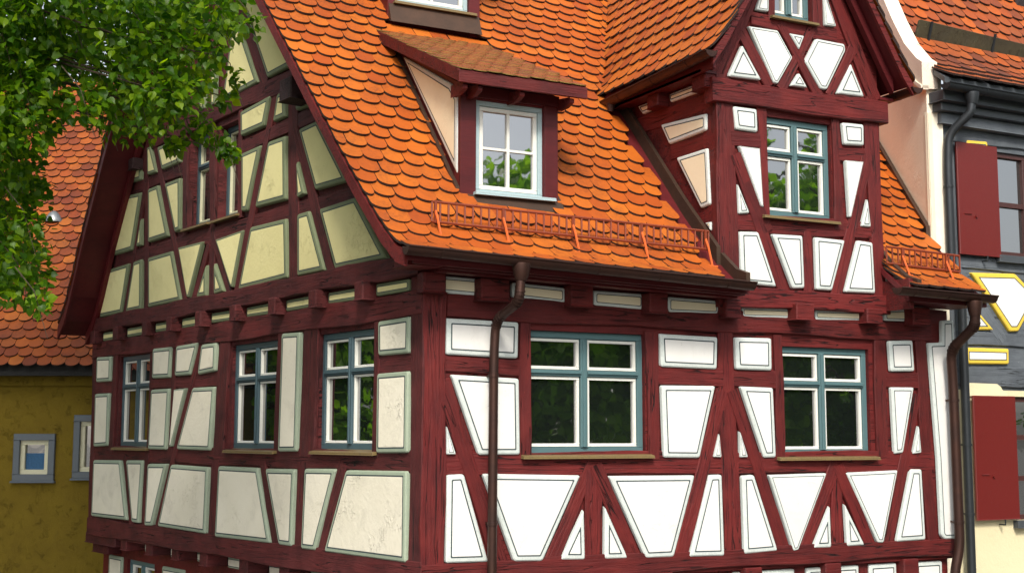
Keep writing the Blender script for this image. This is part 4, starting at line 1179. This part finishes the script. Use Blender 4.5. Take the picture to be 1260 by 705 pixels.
def simple_window(fr, rect, parent, nu, nv, paint, face=-.03, fw=.05, sash='white_paint'):
    u0, u1, z0, z1 = rect; mb = MB()
    ring(fr, mb, u0 + .001, u1 - .001, z0 + .001, z1 - .001, fw, face - .06, face)
    ring(fr, mb, u0 + fw * .6, u1 - fw * .6, z0 + fw * .6, z1 - fw * .6, fw * .6, face - .075, face - .02)
    w = mb.build('window', paint, parent, bevel=.004)
    mb = MB(); a0, a1, b0, b1 = u0 + fw * 1.15, u1 - fw * 1.15, z0 + fw * 1.15, z1 - fw * 1.15; s_ = .04
    ring(fr, mb, a0, a1, b0, b1, s_, face - .06, face - .012)
    mb.build('sash', sash, w, bevel=.004)
    for i in range(1, nu):
        c = a0 + (a1 - a0) * i / nu; mb = MB(); fr.box(mb, c - .014, c + .014, b0 + s_ + .001, b1 - s_ - .001, face - .05, face - .016); mb.build('glazing_bar', sash, w)
    for j in range(1, nv):
        c = b0 + (b1 - b0) * j / nv; mb = MB(); fr.box(mb, a0 + s_ + .001, a1 - s_ - .001, c - .012, c + .012, face - .05, face - .018); mb.build('glazing_bar', sash, w)
    for i in range(nu):
        for j in range(nv):
            p0 = a0 + s_ * .6 + (a1 - a0 - s_ * 1.2) * i / nu; p1 = a0 + s_ * .6 + (a1 - a0 - s_ * 1.2) * (i + 1) / nu
            q0 = b0 + s_ * .6 + (b1 - b0 - s_ * 1.2) * j / nv; q1 = b0 + s_ * .6 + (b1 - b0 - s_ * 1.2) * (j + 1) / nv
            mb = MB(); fr.box(mb, p0 + .001, p1 - .001, q0 + .001, q1 - .001, face - .047, face - .041); mb.build('pane', 'glass', w)
    return w
simple_window(DF, DW, house, 2, 2, 'pale_teal')
DCH = Frame((D1['x0'], 0, 0), (0, 1, 0), (-1, 0, 0))
mb = MB()
for x0, x1 in ((D1['x0'] + .012, D1['x0'] + .1), (D1['x1'] - .1, D1['x1'] - .012)):
    ra = [(x0, .38, 5.55), (x0, .38, 6.93), (x0, 2.3, 7.82)]; mb.prism(ra, [(x1, y, z) for _, y, z in ra])
mb.build('cheek', 'timber_smooth', dorm)
panel(DCH, [(.400, 6.02), (.400, 6.80), (.565, 6.965), (1.80, 7.56)], dorm, BEIGE, border=.05, line=.014, proud=.012, name='cheek_panel')
strip_board('flashing', dorm, [Vector((D1['x0'], y, zmain(.53, y) + .04)) for y in (.36, .5, 1.2, 2.1)], (-1, 0, 0), .04, .075, 'copper_sheet', .0)
strip_board('flashing', dorm, [Vector((D1['x1'], y, zmain(1.62, y) + .04)) for y in (.36, .5, 1.2, 2.1)], (1, 0, 0), .04, .06, 'copper_sheet', .0)
DR = [(.05, 6.96), (2.55, 8.085)]
dr = Roof((0, 0, 0), (1, 0, 0), (0, 1, 0), DR)
dr.deck('roof_boards', dorm, .41, 1.76, .10, 2.5, 'timber_smooth', th=.09)
eb = [Vector((.405, y, 6.96 + (y - .05) * .45)) for y in (.09, 2.4)]
strip_board('barge_board', dorm, eb, (-1, 0, 0), .03, .01, 'timber', .115)
eb = [Vector((1.765, y, 6.96 + (y - .05) * .45)) for y in (.09, 2.25)]
strip_board('barge_board', dorm, eb, (1, 0, 0), .03, .01, 'timber', .115)
mb = MB(); mb.wbox(.375, 1.795, .055, .09, 6.85, 6.965); mb.build('fascia', 'timber', dorm, bevel=.004)
for x in (.46, .62, 1.08, 1.64):
    mb = MB(); mb.prism([(x - .03, .10, 6.845), (x - .03, .10, 6.80), (x - .03, .20, 6.77), (x - .03, .36, 6.77), (x - .03, .36, 6.88)], [(x + .03, .10, 6.845), (x + .03, .10, 6.80), (x + .03, .20, 6.77), (x + .03, .36, 6.77), (x + .03, .36, 6.88)]); mb.build('rafter_end', 'timber', dorm, bevel=.008)

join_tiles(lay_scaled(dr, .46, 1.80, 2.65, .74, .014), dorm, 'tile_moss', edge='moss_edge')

# --- upper dormer, only its foot shows
UF = Frame((0, D2['y'], 0), (1, 0, 0), (0, -1, 0))
UW = (.72, 1.62, 8.40, 9.35)
ud = backing(UF, 'upper_dormer', house, D2['x0'], D2['x1'], lambda u: 8.05, lambda u: 9.5, [UW], -.12, -.01, 'timber_smooth')
for u0, u1 in ((D2['x0'], UW[0] - .004), (UW[1] + .004, D2['x1'])):
    mb = MB(); UF.box(mb, u0, u1, 8.12, 9.5, -.02, .015); mb.build('post', 'timber_smooth', ud, bevel=.006)
mb = MB(); UF.box(mb, .66, 1.70, 8.365, 8.398, -.02, .08); mb.build('sill', 'sill_wood', ud, bevel=.006)
mb = MB()
mb.hexa([UF.p(.60, 8.17, .03), UF.p(1.74, 8.17, .03), UF.p(1.74, 8.13, .13), UF.p(.60, 8.13, .13), UF.p(.60, 8.37, .03), UF.p(1.74, 8.37, .03), UF.p(1.74, 8.36, .045), UF.p(.60, 8.36, .045)])
mb.build('flashing', 'copper_sheet', ud, bevel=.004)
simple_window(UF, UW, house, 2, 2, 'pale_teal')
mb = MB()
for x0, x1 in ((D2['x0'] + .01, D2['x0'] + .1), (D2['x1'] - .1, D2['x1'] - .01)):
    ra = [(x0, D2['y'] + .02, 8.0), (x0, D2['y'] + .02, 9.5), (x0, 4.2, 10.2)]; mb.prism(ra, [(x1, y, z) for _, y, z in ra])
mb.build('cheek', 'timber_smooth', ud)
mb = MB(); mb.hexa([(.4, 2.2, 9.5), (1.95, 2.2, 9.5), (1.95, 4.3, 10.45), (.4, 4.3, 10.45), (.4, 2.2, 9.6), (1.95, 2.2, 9.6), (1.95, 4.3, 10.55), (.4, 4.3, 10.55)]); mb.build('roof_boards', 'tile', ud)

# ================================================================== neighbour on the right
NY = .40
NR = Frame((0, NY, 0), (1, 0, 0), (0, -1, 0))
PD = Vector((.287, .958, 0)).normalized(); PN = Vector((-.958, .287, 0)).normalized()
CORN = Vector((6.73, NY, 0))
nb = empty('grey_house', (6.73, NY, 0), 'blue-grey half-timbered house with red shutters behind the copper downpipe', 'house')
NW = [(7.83, 8.95, 5.70, 7.00), (7.96, 9.05, 2.50, 3.98)]
nwall = backing(NR, 'upper_wall', nb, 6.93, 10.6, lambda u: 4.05, lambda u: 7.62, [NW[0]], -.26, -.02, 'slate_timber')
nlow = backing(NR, 'lower_wall', nb, 6.93, 10.6, lambda u: 0, lambda u: 4.05, [NW[1]], -.26, -.012, 'cream_wall')
M['coping_plaster'] = plaster_mat('pale_coping_plaster', (.82, .72, .60), (.75, .64, .52), (.56, .46, .37), bump=.4, marks=.3)
M['strip_plaster'] = plaster_mat('cream_white_plaster', (.84, .78, .62), (.78, .71, .54), (.6, .52, .38), bump=.3, marks=.2)
# party wall with its coping
RP = [(.0, 7.67), (.46, 7.97), (.74, 8.24), (1.02, 8.64), (1.27, 9.05), (3.4, 12.4)]
def nzv(y):
    for (a, b), (c, d) in zip(RP[:-1], RP[1:]):
        if y <= c: return b + (d - b) * (y - a) / (c - a)
    return RP[-1][1]
def pp(y, z, o=0.0): return CORN + PD * ((y - NY) / PD.y) + UPZ * z + PN * o
mb = MB(); ys = [.40, .46, .74, 1.02, 1.27, 2.4, 3.4]
for a, b in zip(ys[:-1], ys[1:]):
    mb.hexa([pp(a, 0, 0), pp(b, 0, 0), pp(b, 0, -.2), pp(a, 0, -.2), pp(a, nzv(a) - .01, 0), pp(b, nzv(b) - .01, 0), pp(b, nzv(b) - .01, -.2), pp(a, nzv(a) - .01, -.2)])
party = mb.build('party_wall', 'pink_plaster', nb)
cop = [pp(y, nzv(y)) for y in [.34] + ys]
strip_board('coping', party, [q - PN * .12 for q in cop], PN, .20, .07, 'coping_plaster', .26)
strip_board('coping_bead', party, cop, PN, .10, -.22, 'coping_plaster', .27)
mb = MB(); NR.box(mb, 6.735, 6.90, 0, 7.36, -.05, .018); mb.build('corner_strip', 'strip_plaster', nb, bevel=.006)
# eaves
for z0, z1, o, u0 in ((7.22, 7.36, .10, 6.86), (7.36, 7.46, .17, 6.80), (7.46, 7.60, .25, 6.76)):
    mb = MB(); NR.box(mb, u0, 10.6, z0, z1 - .002, -.02, o); mb.build('cornice', 'slate_timber' if z0 < 7.3 else 'slate_dark', nb, bevel=.012)
gutter(nb, (6.68, .04, 7.625), (10.5, .04, 7.60), r=.075, mat='zinc_dark', seams=3)
mb = MB(); mb.wbox(6.74, 10.5, .10, .14, 7.58, 7.72); mb.build('fascia', 'slate_dark', nb, bevel=.004)
downpipe(nb, (7.10, .04, 7.56), [(7.09, .04, 7.43), (7.08, .05, 7.32), (6.93, .27, 7.08), (6.915, .28, 6.7), (6.92, .28, 5.45), (7.06, .28, 5.2), (7.06, .28, 4.5), (7.06, .28, .1)], .052, 'zinc_dark', [(6.916, .28, 6.45), (7.06, .28, 3.4), (7.06, .28, 2.6)])
# frame members
timber(NR, 'rail', (6.92, 7.14), (10.5, 7.14), .17, nwall, mat='slate_timber', proud=.01)
timber(NR, 'rail', (6.92, 5.57), (10.5, 5.57), .14, nwall, mat='slate_timber', proud=.0)
timber(NR, 'rail', (6.92, 4.66), (10.5, 4.66), .16, nwall, mat='slate_timber', proud=.006)
timber(NR, 'rail', (6.92, 4.21), (10.5, 4.21), .22, nwall, mat='slate_timber', proud=.012)
timber(NR, 'brace', (7.10, 5.5), (7.86, 4.65), .17, nwall, mat='slate_timber', proud=.008)
timber(NR, 'post', (7.10, 4.2), (7.10, 7.2), .2, nwall, mat='slate_timber', proud=.002)
YEL = ['plaster_white', 'yellow_paint', 'line']
panel(NR, [(7.334, 5.463), (8.09, 5.485), (8.457, 5.222), (8.104, 4.773), (7.951, 4.767)], nwall, YEL, border=.055)
panel(NR, [(7.205, 4.548), (7.926, 4.562), (7.92, 4.365), (7.20, 4.355)], nwall, YEL, border=.05)
panel(NR, [(7.405, 5.022), (7.69, 4.777), (7.392, 4.766)], nwall, YEL, border=.04)
panel(NR, [(7.35, 7.09), (7.71, 7.10), (7.71, 6.9), (7.35, 6.9)], nwall, YEL, border=.04)
mb = MB(); pts = [(7.20, 3.975), (7.20, 4.13), (7.70, 4.125), (7.76, 4.09), (7.79, 4.05), (7.86, 4.02), (7.87, 3.98)]
mb.prism([NR.p(u, z, -.01) for u, z in pts], [NR.p(u, z, .02) for u, z in pts]); mb.build('painted_panel', 'cream_wall', nlow)
def shutter(rect, fr=NR):
    u0, u1, z0, z1 = rect; mb = MB()
    fr.box(mb, u0, u1, z0, z1, .03, .065)
    s_ = mb.build('shutter', 'shutter', nb, bevel=.008)
    zm = z0 + (z1 - z0) * .36
    mb = MB(); mb.tube([fr.p(u0 + .09, zm, .07), fr.p(u0 + .20, zm + .005, .075)], .007, 6); mb.build('latch', 'shutter', s_)
    mb = MB(); mb.tube([fr.p(u0 + .28, zm - .02, .066), fr.p(u0 + .28, zm - .02, .085)], .018, 8); mb.build('knob', 'shutter', s_)
    mb = MB(); mb.tube([fr.p(u0 + .42, z0 - .06, .0), fr.p(u0 + .42, z0 - .06, .09), fr.p(u0 + .42, z0 + .0, .09)], .009, 6)
    mb.build('catch', 'zinc_dark', s_)
shutter((7.13, 7.815, 5.665, 7.035)); shutter((7.25, 7.95, 2.52, 3.98))
def plain_window(fr, rect, parent, rows, cols, paint, face=-.05, fw=.06):
    u0, u1, z0, z1 = rect; mb = MB(); ring(fr, mb, u0 + .001, u1 - .001, z0 + .001, z1 - .001, fw, face - .06, face)
    w = mb.build('window', paint, parent, bevel=.005)
    for i in range(1, cols):
        c = u0 + (u1 - u0) * i / cols; mb = MB(); fr.box(mb, c - .03, c + .03, z0 + fw + .001, z1 - fw - .001, face - .055, face + .006); mb.build('mullion', paint, w, bevel=.004)
    for j in range(1, rows):
        c = z0 + (z1 - z0) * j / rows; mb = MB(); fr.box(mb, u0 + fw + .001, u1 - fw - .001, c - .03, c + .03, face - .055, face - .004); mb.build('transom', paint, w, bevel=.004)
    for i in range(cols):
        for j in range(rows):
            a = u0 + (u1 - u0) * i / cols + .02; b = u0 + (u1 - u0) * (i + 1) / cols - .02; c = z0 + (z1 - z0) * j / rows + .02; d = z0 + (z1 - z0) * (j + 1) / rows - .02
            mb = MB(); fr.box(mb, a, b, c, d, face - .05, face - .042); mb.build('pane', 'glass', w)
    return w
M['brown_paint'] = paint_mat('dark_brown_paint', (.060, .020, .018), .45)
for w, rows in zip(NW, (2, 3)):
    win = plain_window(NR, w, nb, rows, 2, 'brown_paint')
    mb = MB(); NR.box(mb, w[0] - .05, w[1] + .05, w[2] - .09, w[2] - .002, -.05, .07); mb.build('sill', 'slate_dark', win, bevel=.006)
# roof
nroof = Roof((0, 0, 0), (1, 0, 0), (0, 1, 0), RP)
def nu0(v): return 6.73 + .30 * (v - NY)
rdeck = nroof.deck('roof', nb, lambda v: nu0(v) + .06, 11.5, .06, 3.4, 'slate_dark')
nm = nroof.lay(lambda v: nu0(v) + .10, 11.2, .0, 3.0)
place_tiles(nm, rdeck, 'tile_old', 300)
mb = MB(); yb = .88; zb = nzv(yb)
mb.hexa([(7.02, yb - .05, zb - .02), (9.4, yb - .05, zb - .10), (9.4, yb, zb - .10), (7.02, yb, zb - .02), (7.02, yb - .14, zb + .21), (9.4, yb - .14, zb + .13), (9.4, yb - .09, zb + .13), (7.02, yb - .09, zb + .21)])
sb = mb.build('snow_board', 'moss_wood', nb, bevel=.008)
for x in (7.20, 8.30, 9.2):
    mb = MB(); mb.hexa([(x - .015, yb - .07, zb - .08), (x + .015, yb - .07, zb - .08), (x + .015, yb - .05, zb - .08), (x - .015, yb - .05, zb - .08), (x - .015, yb - .165, zb + .2), (x + .015, yb - .165, zb + .2), (x + .015, yb - .143, zb + .2), (x - .015, yb - .143, zb + .2)]); mb.tube([(x, yb - .06, zb - .06), (x, yb - .2, nzv(yb - .2) + .05)], .012, 6); mb.build('bracket', 'zinc_dark', sb)
mb = MB()
mb.prism([(9.55, 1.55, 9.3), (11, 1.55, 9.3), (11, 3.2, 11.8), (9.9, 3.2, 11.8)], [(9.55, 1.4, 9.5), (11, 1.4, 9.5), (11, 3.0, 12.0), (9.9, 3.0, 12.0)])
mb.build('slate_dormer_cheek', 'slate_dark', nb)
# copper flashing of the small roof against the party wall
fp = [pp(y, right_roof.zv(y) - .018 * 6.9 + .02, .0) for y in (.42, .8, 1.4, 2.2, 3.0)]
strip_board('flashing', roof, [q + PN * .002 for q in fp], PN, .05, .14, 'copper_sheet', .0)

# ================================================================== neighbour on the left
FH = Vector((.4596, .8881, 0)).normalized(); RH = Vector((.8881, -.4596, 0)).normalized()
YO = Vector((CAM.x, CAM.y, 0)) + FH * 20.5
YF = Frame(YO, RH, -FH)
yh = empty('yellow_house', tuple(YO + RH * -9), 'ochre yellow rendered house with mottled orange roof behind the tree', 'house')
YW = [(-7.69, -7.05, 2.80, 3.52), (-6.77, -6.25, 2.84, 3.81)]
ywall = backing(YF, 'wall', yh, -16, -5.3, lambda u: 0, lambda u: 4.5, YW, -.3, 0.0, 'yellow_wall')
mb = MB(); YF.box(mb, -16, -5.32, 4.25, 4.48, -.02, .04); mb.build('eave_band', 'yellow_wall', ywall, bevel=.012)
for i, w in enumerate(YW):
    mb = MB(); ring(YF, mb, w[0], w[1], w[2], w[3], .10, -.05, .05)
    win = mb.build('window', 'grey_blue', yh, bevel=.008)
    mb = MB(); ring(YF, mb, w[0] + .095, w[1] - .095, w[2] + .095, w[3] - .095, .075, -.09, .0); mb.build('sash', 'cream_paint', win, bevel=.006)
    mb = MB(); YF.box(mb, w[0] + .15, w[1] - .15, w[2] + .15, w[3] - .15, -.06, -.055); mb.build('pane', 'glass', win)
    mb = MB(); n = 14
    for k in range(n):
        a = w[0] + .165 + (w[1] - w[0] - .33) * k / n; b = w[0] + .165 + (w[1] - w[0] - .33) * (k + 1) / n
        YF.box(mb, a, b, w[2] + .165, w[3] - .30, -.054, -.050 + .004 * (k % 2))
    if i == 0: mb.build('curtain', 'curtain', win)
    mb = MB(); YF.box(mb, w[0] - .02, w[1] + .02, w[2] - .03, w[2] - .002, -.02, .08); mb.build('sill', 'grey_blue', win, bevel=.006)
yroof = Roof(YO, RH, FH, [(-.38, 4.50), (5.0, 10.45)])
yd = yroof.deck('roof', yh, -16, -5.2, -.30, 5.0, 'dark_room', th=.12)
SCY = 1.02
place_tiles(lay_scaled(yroof, -15.9, -5.25, 7.6, SCY), yd, 'tile_left', 300)
mb = MB(); YF.box(mb, -16, -5.3, 4.40, 4.47, .20, .34); mb.build('shaded_gutter_board', 'dark_room', yh)  # near-black because the shadow under the eave is put into its colour
vpt = YO + RH * -7.93 + FH * 2.0 + UPZ * 7.05
mb = MB(); mb.tube([vpt - UPZ * .3, vpt + UPZ * .12], .07, 12); mb.tube([vpt + UPZ * .10, vpt + UPZ * .14, vpt + UPZ * .26, vpt + UPZ * .30], [.16, .16, .08, .02], 14)
mb.build('roof_vent', 'zinc', yh, smooth=True)

# ================================================================== trees
LEAF_V = np.array([(0, .06, 0), (-.20, 0, .02), (-.40, .14, .05), (-.45, .36, .05), (-.34, .60, .04), (-.14, .82, .01), (0, 1.05, -.06), (.14, .82, .01), (.34, .60, .04), (.45, .36, .05), (.40, .14, .05), (.20, 0, .02), (0, .42, -.05)])
LEAF_F = np.array([(i, (i + 1) % 12, 12) for i in range(12)])
def leaf_frames(pos, out, size, droop=.7, rg=rng):
    """rotation matrices (columns: side, along, normal) for leaves at pos that spread away along out"""
    n = len(pos)
    al = out + rg.normal(0, .55, (n, 3)); al[:, 2] -= droop
    al /= np.linalg.norm(al, axis=1)[:, None]
    nr = rg.normal(0, .55, (n, 3)) + np.array((-.25, -.45, .75)); nr -= al * (nr * al).sum(1)[:, None]
    nr /= np.linalg.norm(nr, axis=1)[:, None]
    sd = np.cross(al, nr)
    sc = size * rg.uniform(.65, 1.2, n)
    return np.stack([sd, al, nr], 2) * sc[:, None, None]
def leaves_mesh(name, pos, rot, parent, mat, kind='stuff', LV=LEAF_V, LF=LEAF_F):
    v = np.einsum('nij,kj->nki', rot, LV) + pos[:, None, :]
    f = (LF[None] + (np.arange(len(pos)) * len(LV))[:, None, None]).reshape(-1, 3)
    return arr_mesh(name, v.reshape(-1, 3), f, [mat], parent, kind)

def front_tree():
    base = Vector((-6.2, 1.9, 0))
    t = empty('linden_tree', tuple(base), 'leafy green tree hanging its boughs over the yellow house and the gable', 'tree')
    mb = MB()
    mb.tube([base, base + Vector((.03, .02, .5)), base + Vector((.08, 0, 2)), base + Vector((.05, -.1, 4)), base + Vector((.15, -.2, 6)), base + Vector((.3, -.1, 9.0)), base + Vector((.4, .1, 12.2))], [.38, .30, .26, .23, .18, .11, .03], 14)
    trunk = mb.build('trunk', 'bark', t, smooth=True)
    P = []; O = []; N_ = []
    for i, (x, y, z, r_) in enumerate(CROWN_CLUMPS):
        fine = i < N_FINE
        n = int((1750 * r_ ** 2 + 20) if fine else 2000 * r_ ** 2 + 60)
        d = rng.normal(0, 1, (n, 3)); d /= np.linalg.norm(d, axis=1)[:, None]
        q = d * (rng.uniform(0, 1, n) ** .45)[:, None] * np.array((r_ * 1.15, r_ * 1.15, r_ * 1.3))
        P.append(q + np.array((x, y, z))); O.append(d * .8 + np.array((.25, -.25, 0)))
    P = np.concatenate(P); O = np.concatenate(O)
    rot = leaf_frames(P, O, .068)
    # limbs
    mb = MB()
    for i, (x, y, z, r_) in enumerate(CROWN_CLUMPS):
        c = Vector((x, y, z)); h = max(3.2, min(11.5, z + .2)) if i >= N_FINE else min(8.0, z + .9)
        s_ = base + Vector((.12, -.12, h - .6)); far = (c - s_).length
        if i >= N_FINE or i % 4 == 0:
            m1 = s_.lerp(c, .35) + Vector((0, 0, .35)); m2 = s_.lerp(c, .75) + Vector((random.uniform(-.1, .1), random.uniform(-.1, .1), .30))
            mb.tube([s_, m1, m2, c], [.035 if i >= N_FINE else .022, .024, .012, .004], 6)
        else:
            mb.tube([c + Vector((-.18, .08, .28)), c + Vector((-.05, 0, .1)), c + Vector((.05, -.05, -.25))], [.005, .004, .002], 4)
    mb.build('limb', 'bark', t)
    crown_vis = np.array([view_size(p_) for p_ in P])
    order = np.argsort(-crown_vis)[:300]
    mask = np.ones(len(P), bool); mask[order] = False
    crown = leaves_mesh('crown', P[mask], rot[mask], t, 'leaf')
    me = bpy.data.meshes.new('leaf'); me.from_pydata(LEAF_V.tolist(), [], LEAF_F.tolist()); me.materials.append(M['leaf'])
    for k in order:
        o = bpy.data.objects.new('leaf', me); m4 = Matrix(rot[k].tolist()).to_4x4(); m4.translation = P[k].tolist(); o.matrix_basis = m4; link(o, crown)
front_tree()

def far_tree():
    """one broad street tree; copies share its meshes"""
    t = empty('street_tree', (9, -15, 0), 'broad tree', 'tree', 'trees across the street')
    mb = MB()
    mb.tube([(9, -15, 0), (9, -15, 1), (9.1, -15, 3), (9, -15.1, 6), (9, -15, 9)], [.4, .3, .25, .17, .05], 10)
    rg = np.random.default_rng(3)
    for k in range(12):
        a = k * 2.4; h = 3 + k * .42; r_ = 2.6 - .1 * k
        mb.tube([(9, -15, h), (9 + math.cos(a) * r_ * .5, -15 + math.sin(a) * r_ * .5, h + .7), (9 + math.cos(a) * r_, -15 + math.sin(a) * r_, h + 1.1)], [.10, .06, .015], 6)
    mb.build('trunk', 'bark', t, smooth=True)
    P = []; O = []
    for k in range(95):
        d = rg.normal(0, 1, 3); d /= np.linalg.norm(d); c = d * np.array((2.6, 2.6, 3.7)) * rg.uniform(.4, 1.0) + np.array((9, -15, 5.0))
        n = 150; e = rg.normal(0, 1, (n, 3)); e /= np.linalg.norm(e, axis=1)[:, None]
        P.append(c + e * (rg.uniform(0, 1, n) ** .4)[:, None] * np.array((.75, .75, .55))); O.append(e)
    P = np.concatenate(P); O = np.concatenate(O)
    LV = np.array([(0, 0, 0), (-.4, .5, .05), (0, 1, -.03), (.4, .5, .05)]); LF = np.array([(0, 1, 2), (0, 2, 3)])
    leaves_mesh('crown', P, leaf_frames(P, O, .26, .4, rg), t, 'leaf_far', 'stuff', LV, LF)
    return t
TREES = [((9, -15), 1.12, 'tall tree across the street, mirrored in the wide front window'), ((13.8, -14), 1.2, 'tree across the street, mirrored in the narrower front window'),
         ((17.5, -13), 1.24, 'tree across the street, mirrored below the cross gable'), ((5.0, -18), 1.2, 'tree across the street, mirrored beside the copper downpipe'),
         ((-9.5, 11.5), 1.1, 'tree beyond the yellow house, mirrored in the side windows'), ((-6.5, 17), .95, 'tree far behind the yellow house, mirrored in the gable windows'), ((23, -9), 1.0, 'tree down the street, mirrored in the grey house windows')]
t0 = far_tree()
for i, ((x, y), sc, lab) in enumerate(TREES):
    if i == 0: o = t0; o.scale = (sc, sc, sc)
    else:
        o = t0.copy(); COL.objects.link(o)
        o.location = (x, y, 0); o.scale = (sc, sc, sc); o.rotation_euler = (0, 0, i * 1.3)
        for ch in list(t0.children):
            c = ch.copy(); COL.objects.link(c); c.parent = o; c.matrix_parent_inverse = ch.matrix_parent_inverse.copy()
    o['label'] = lab
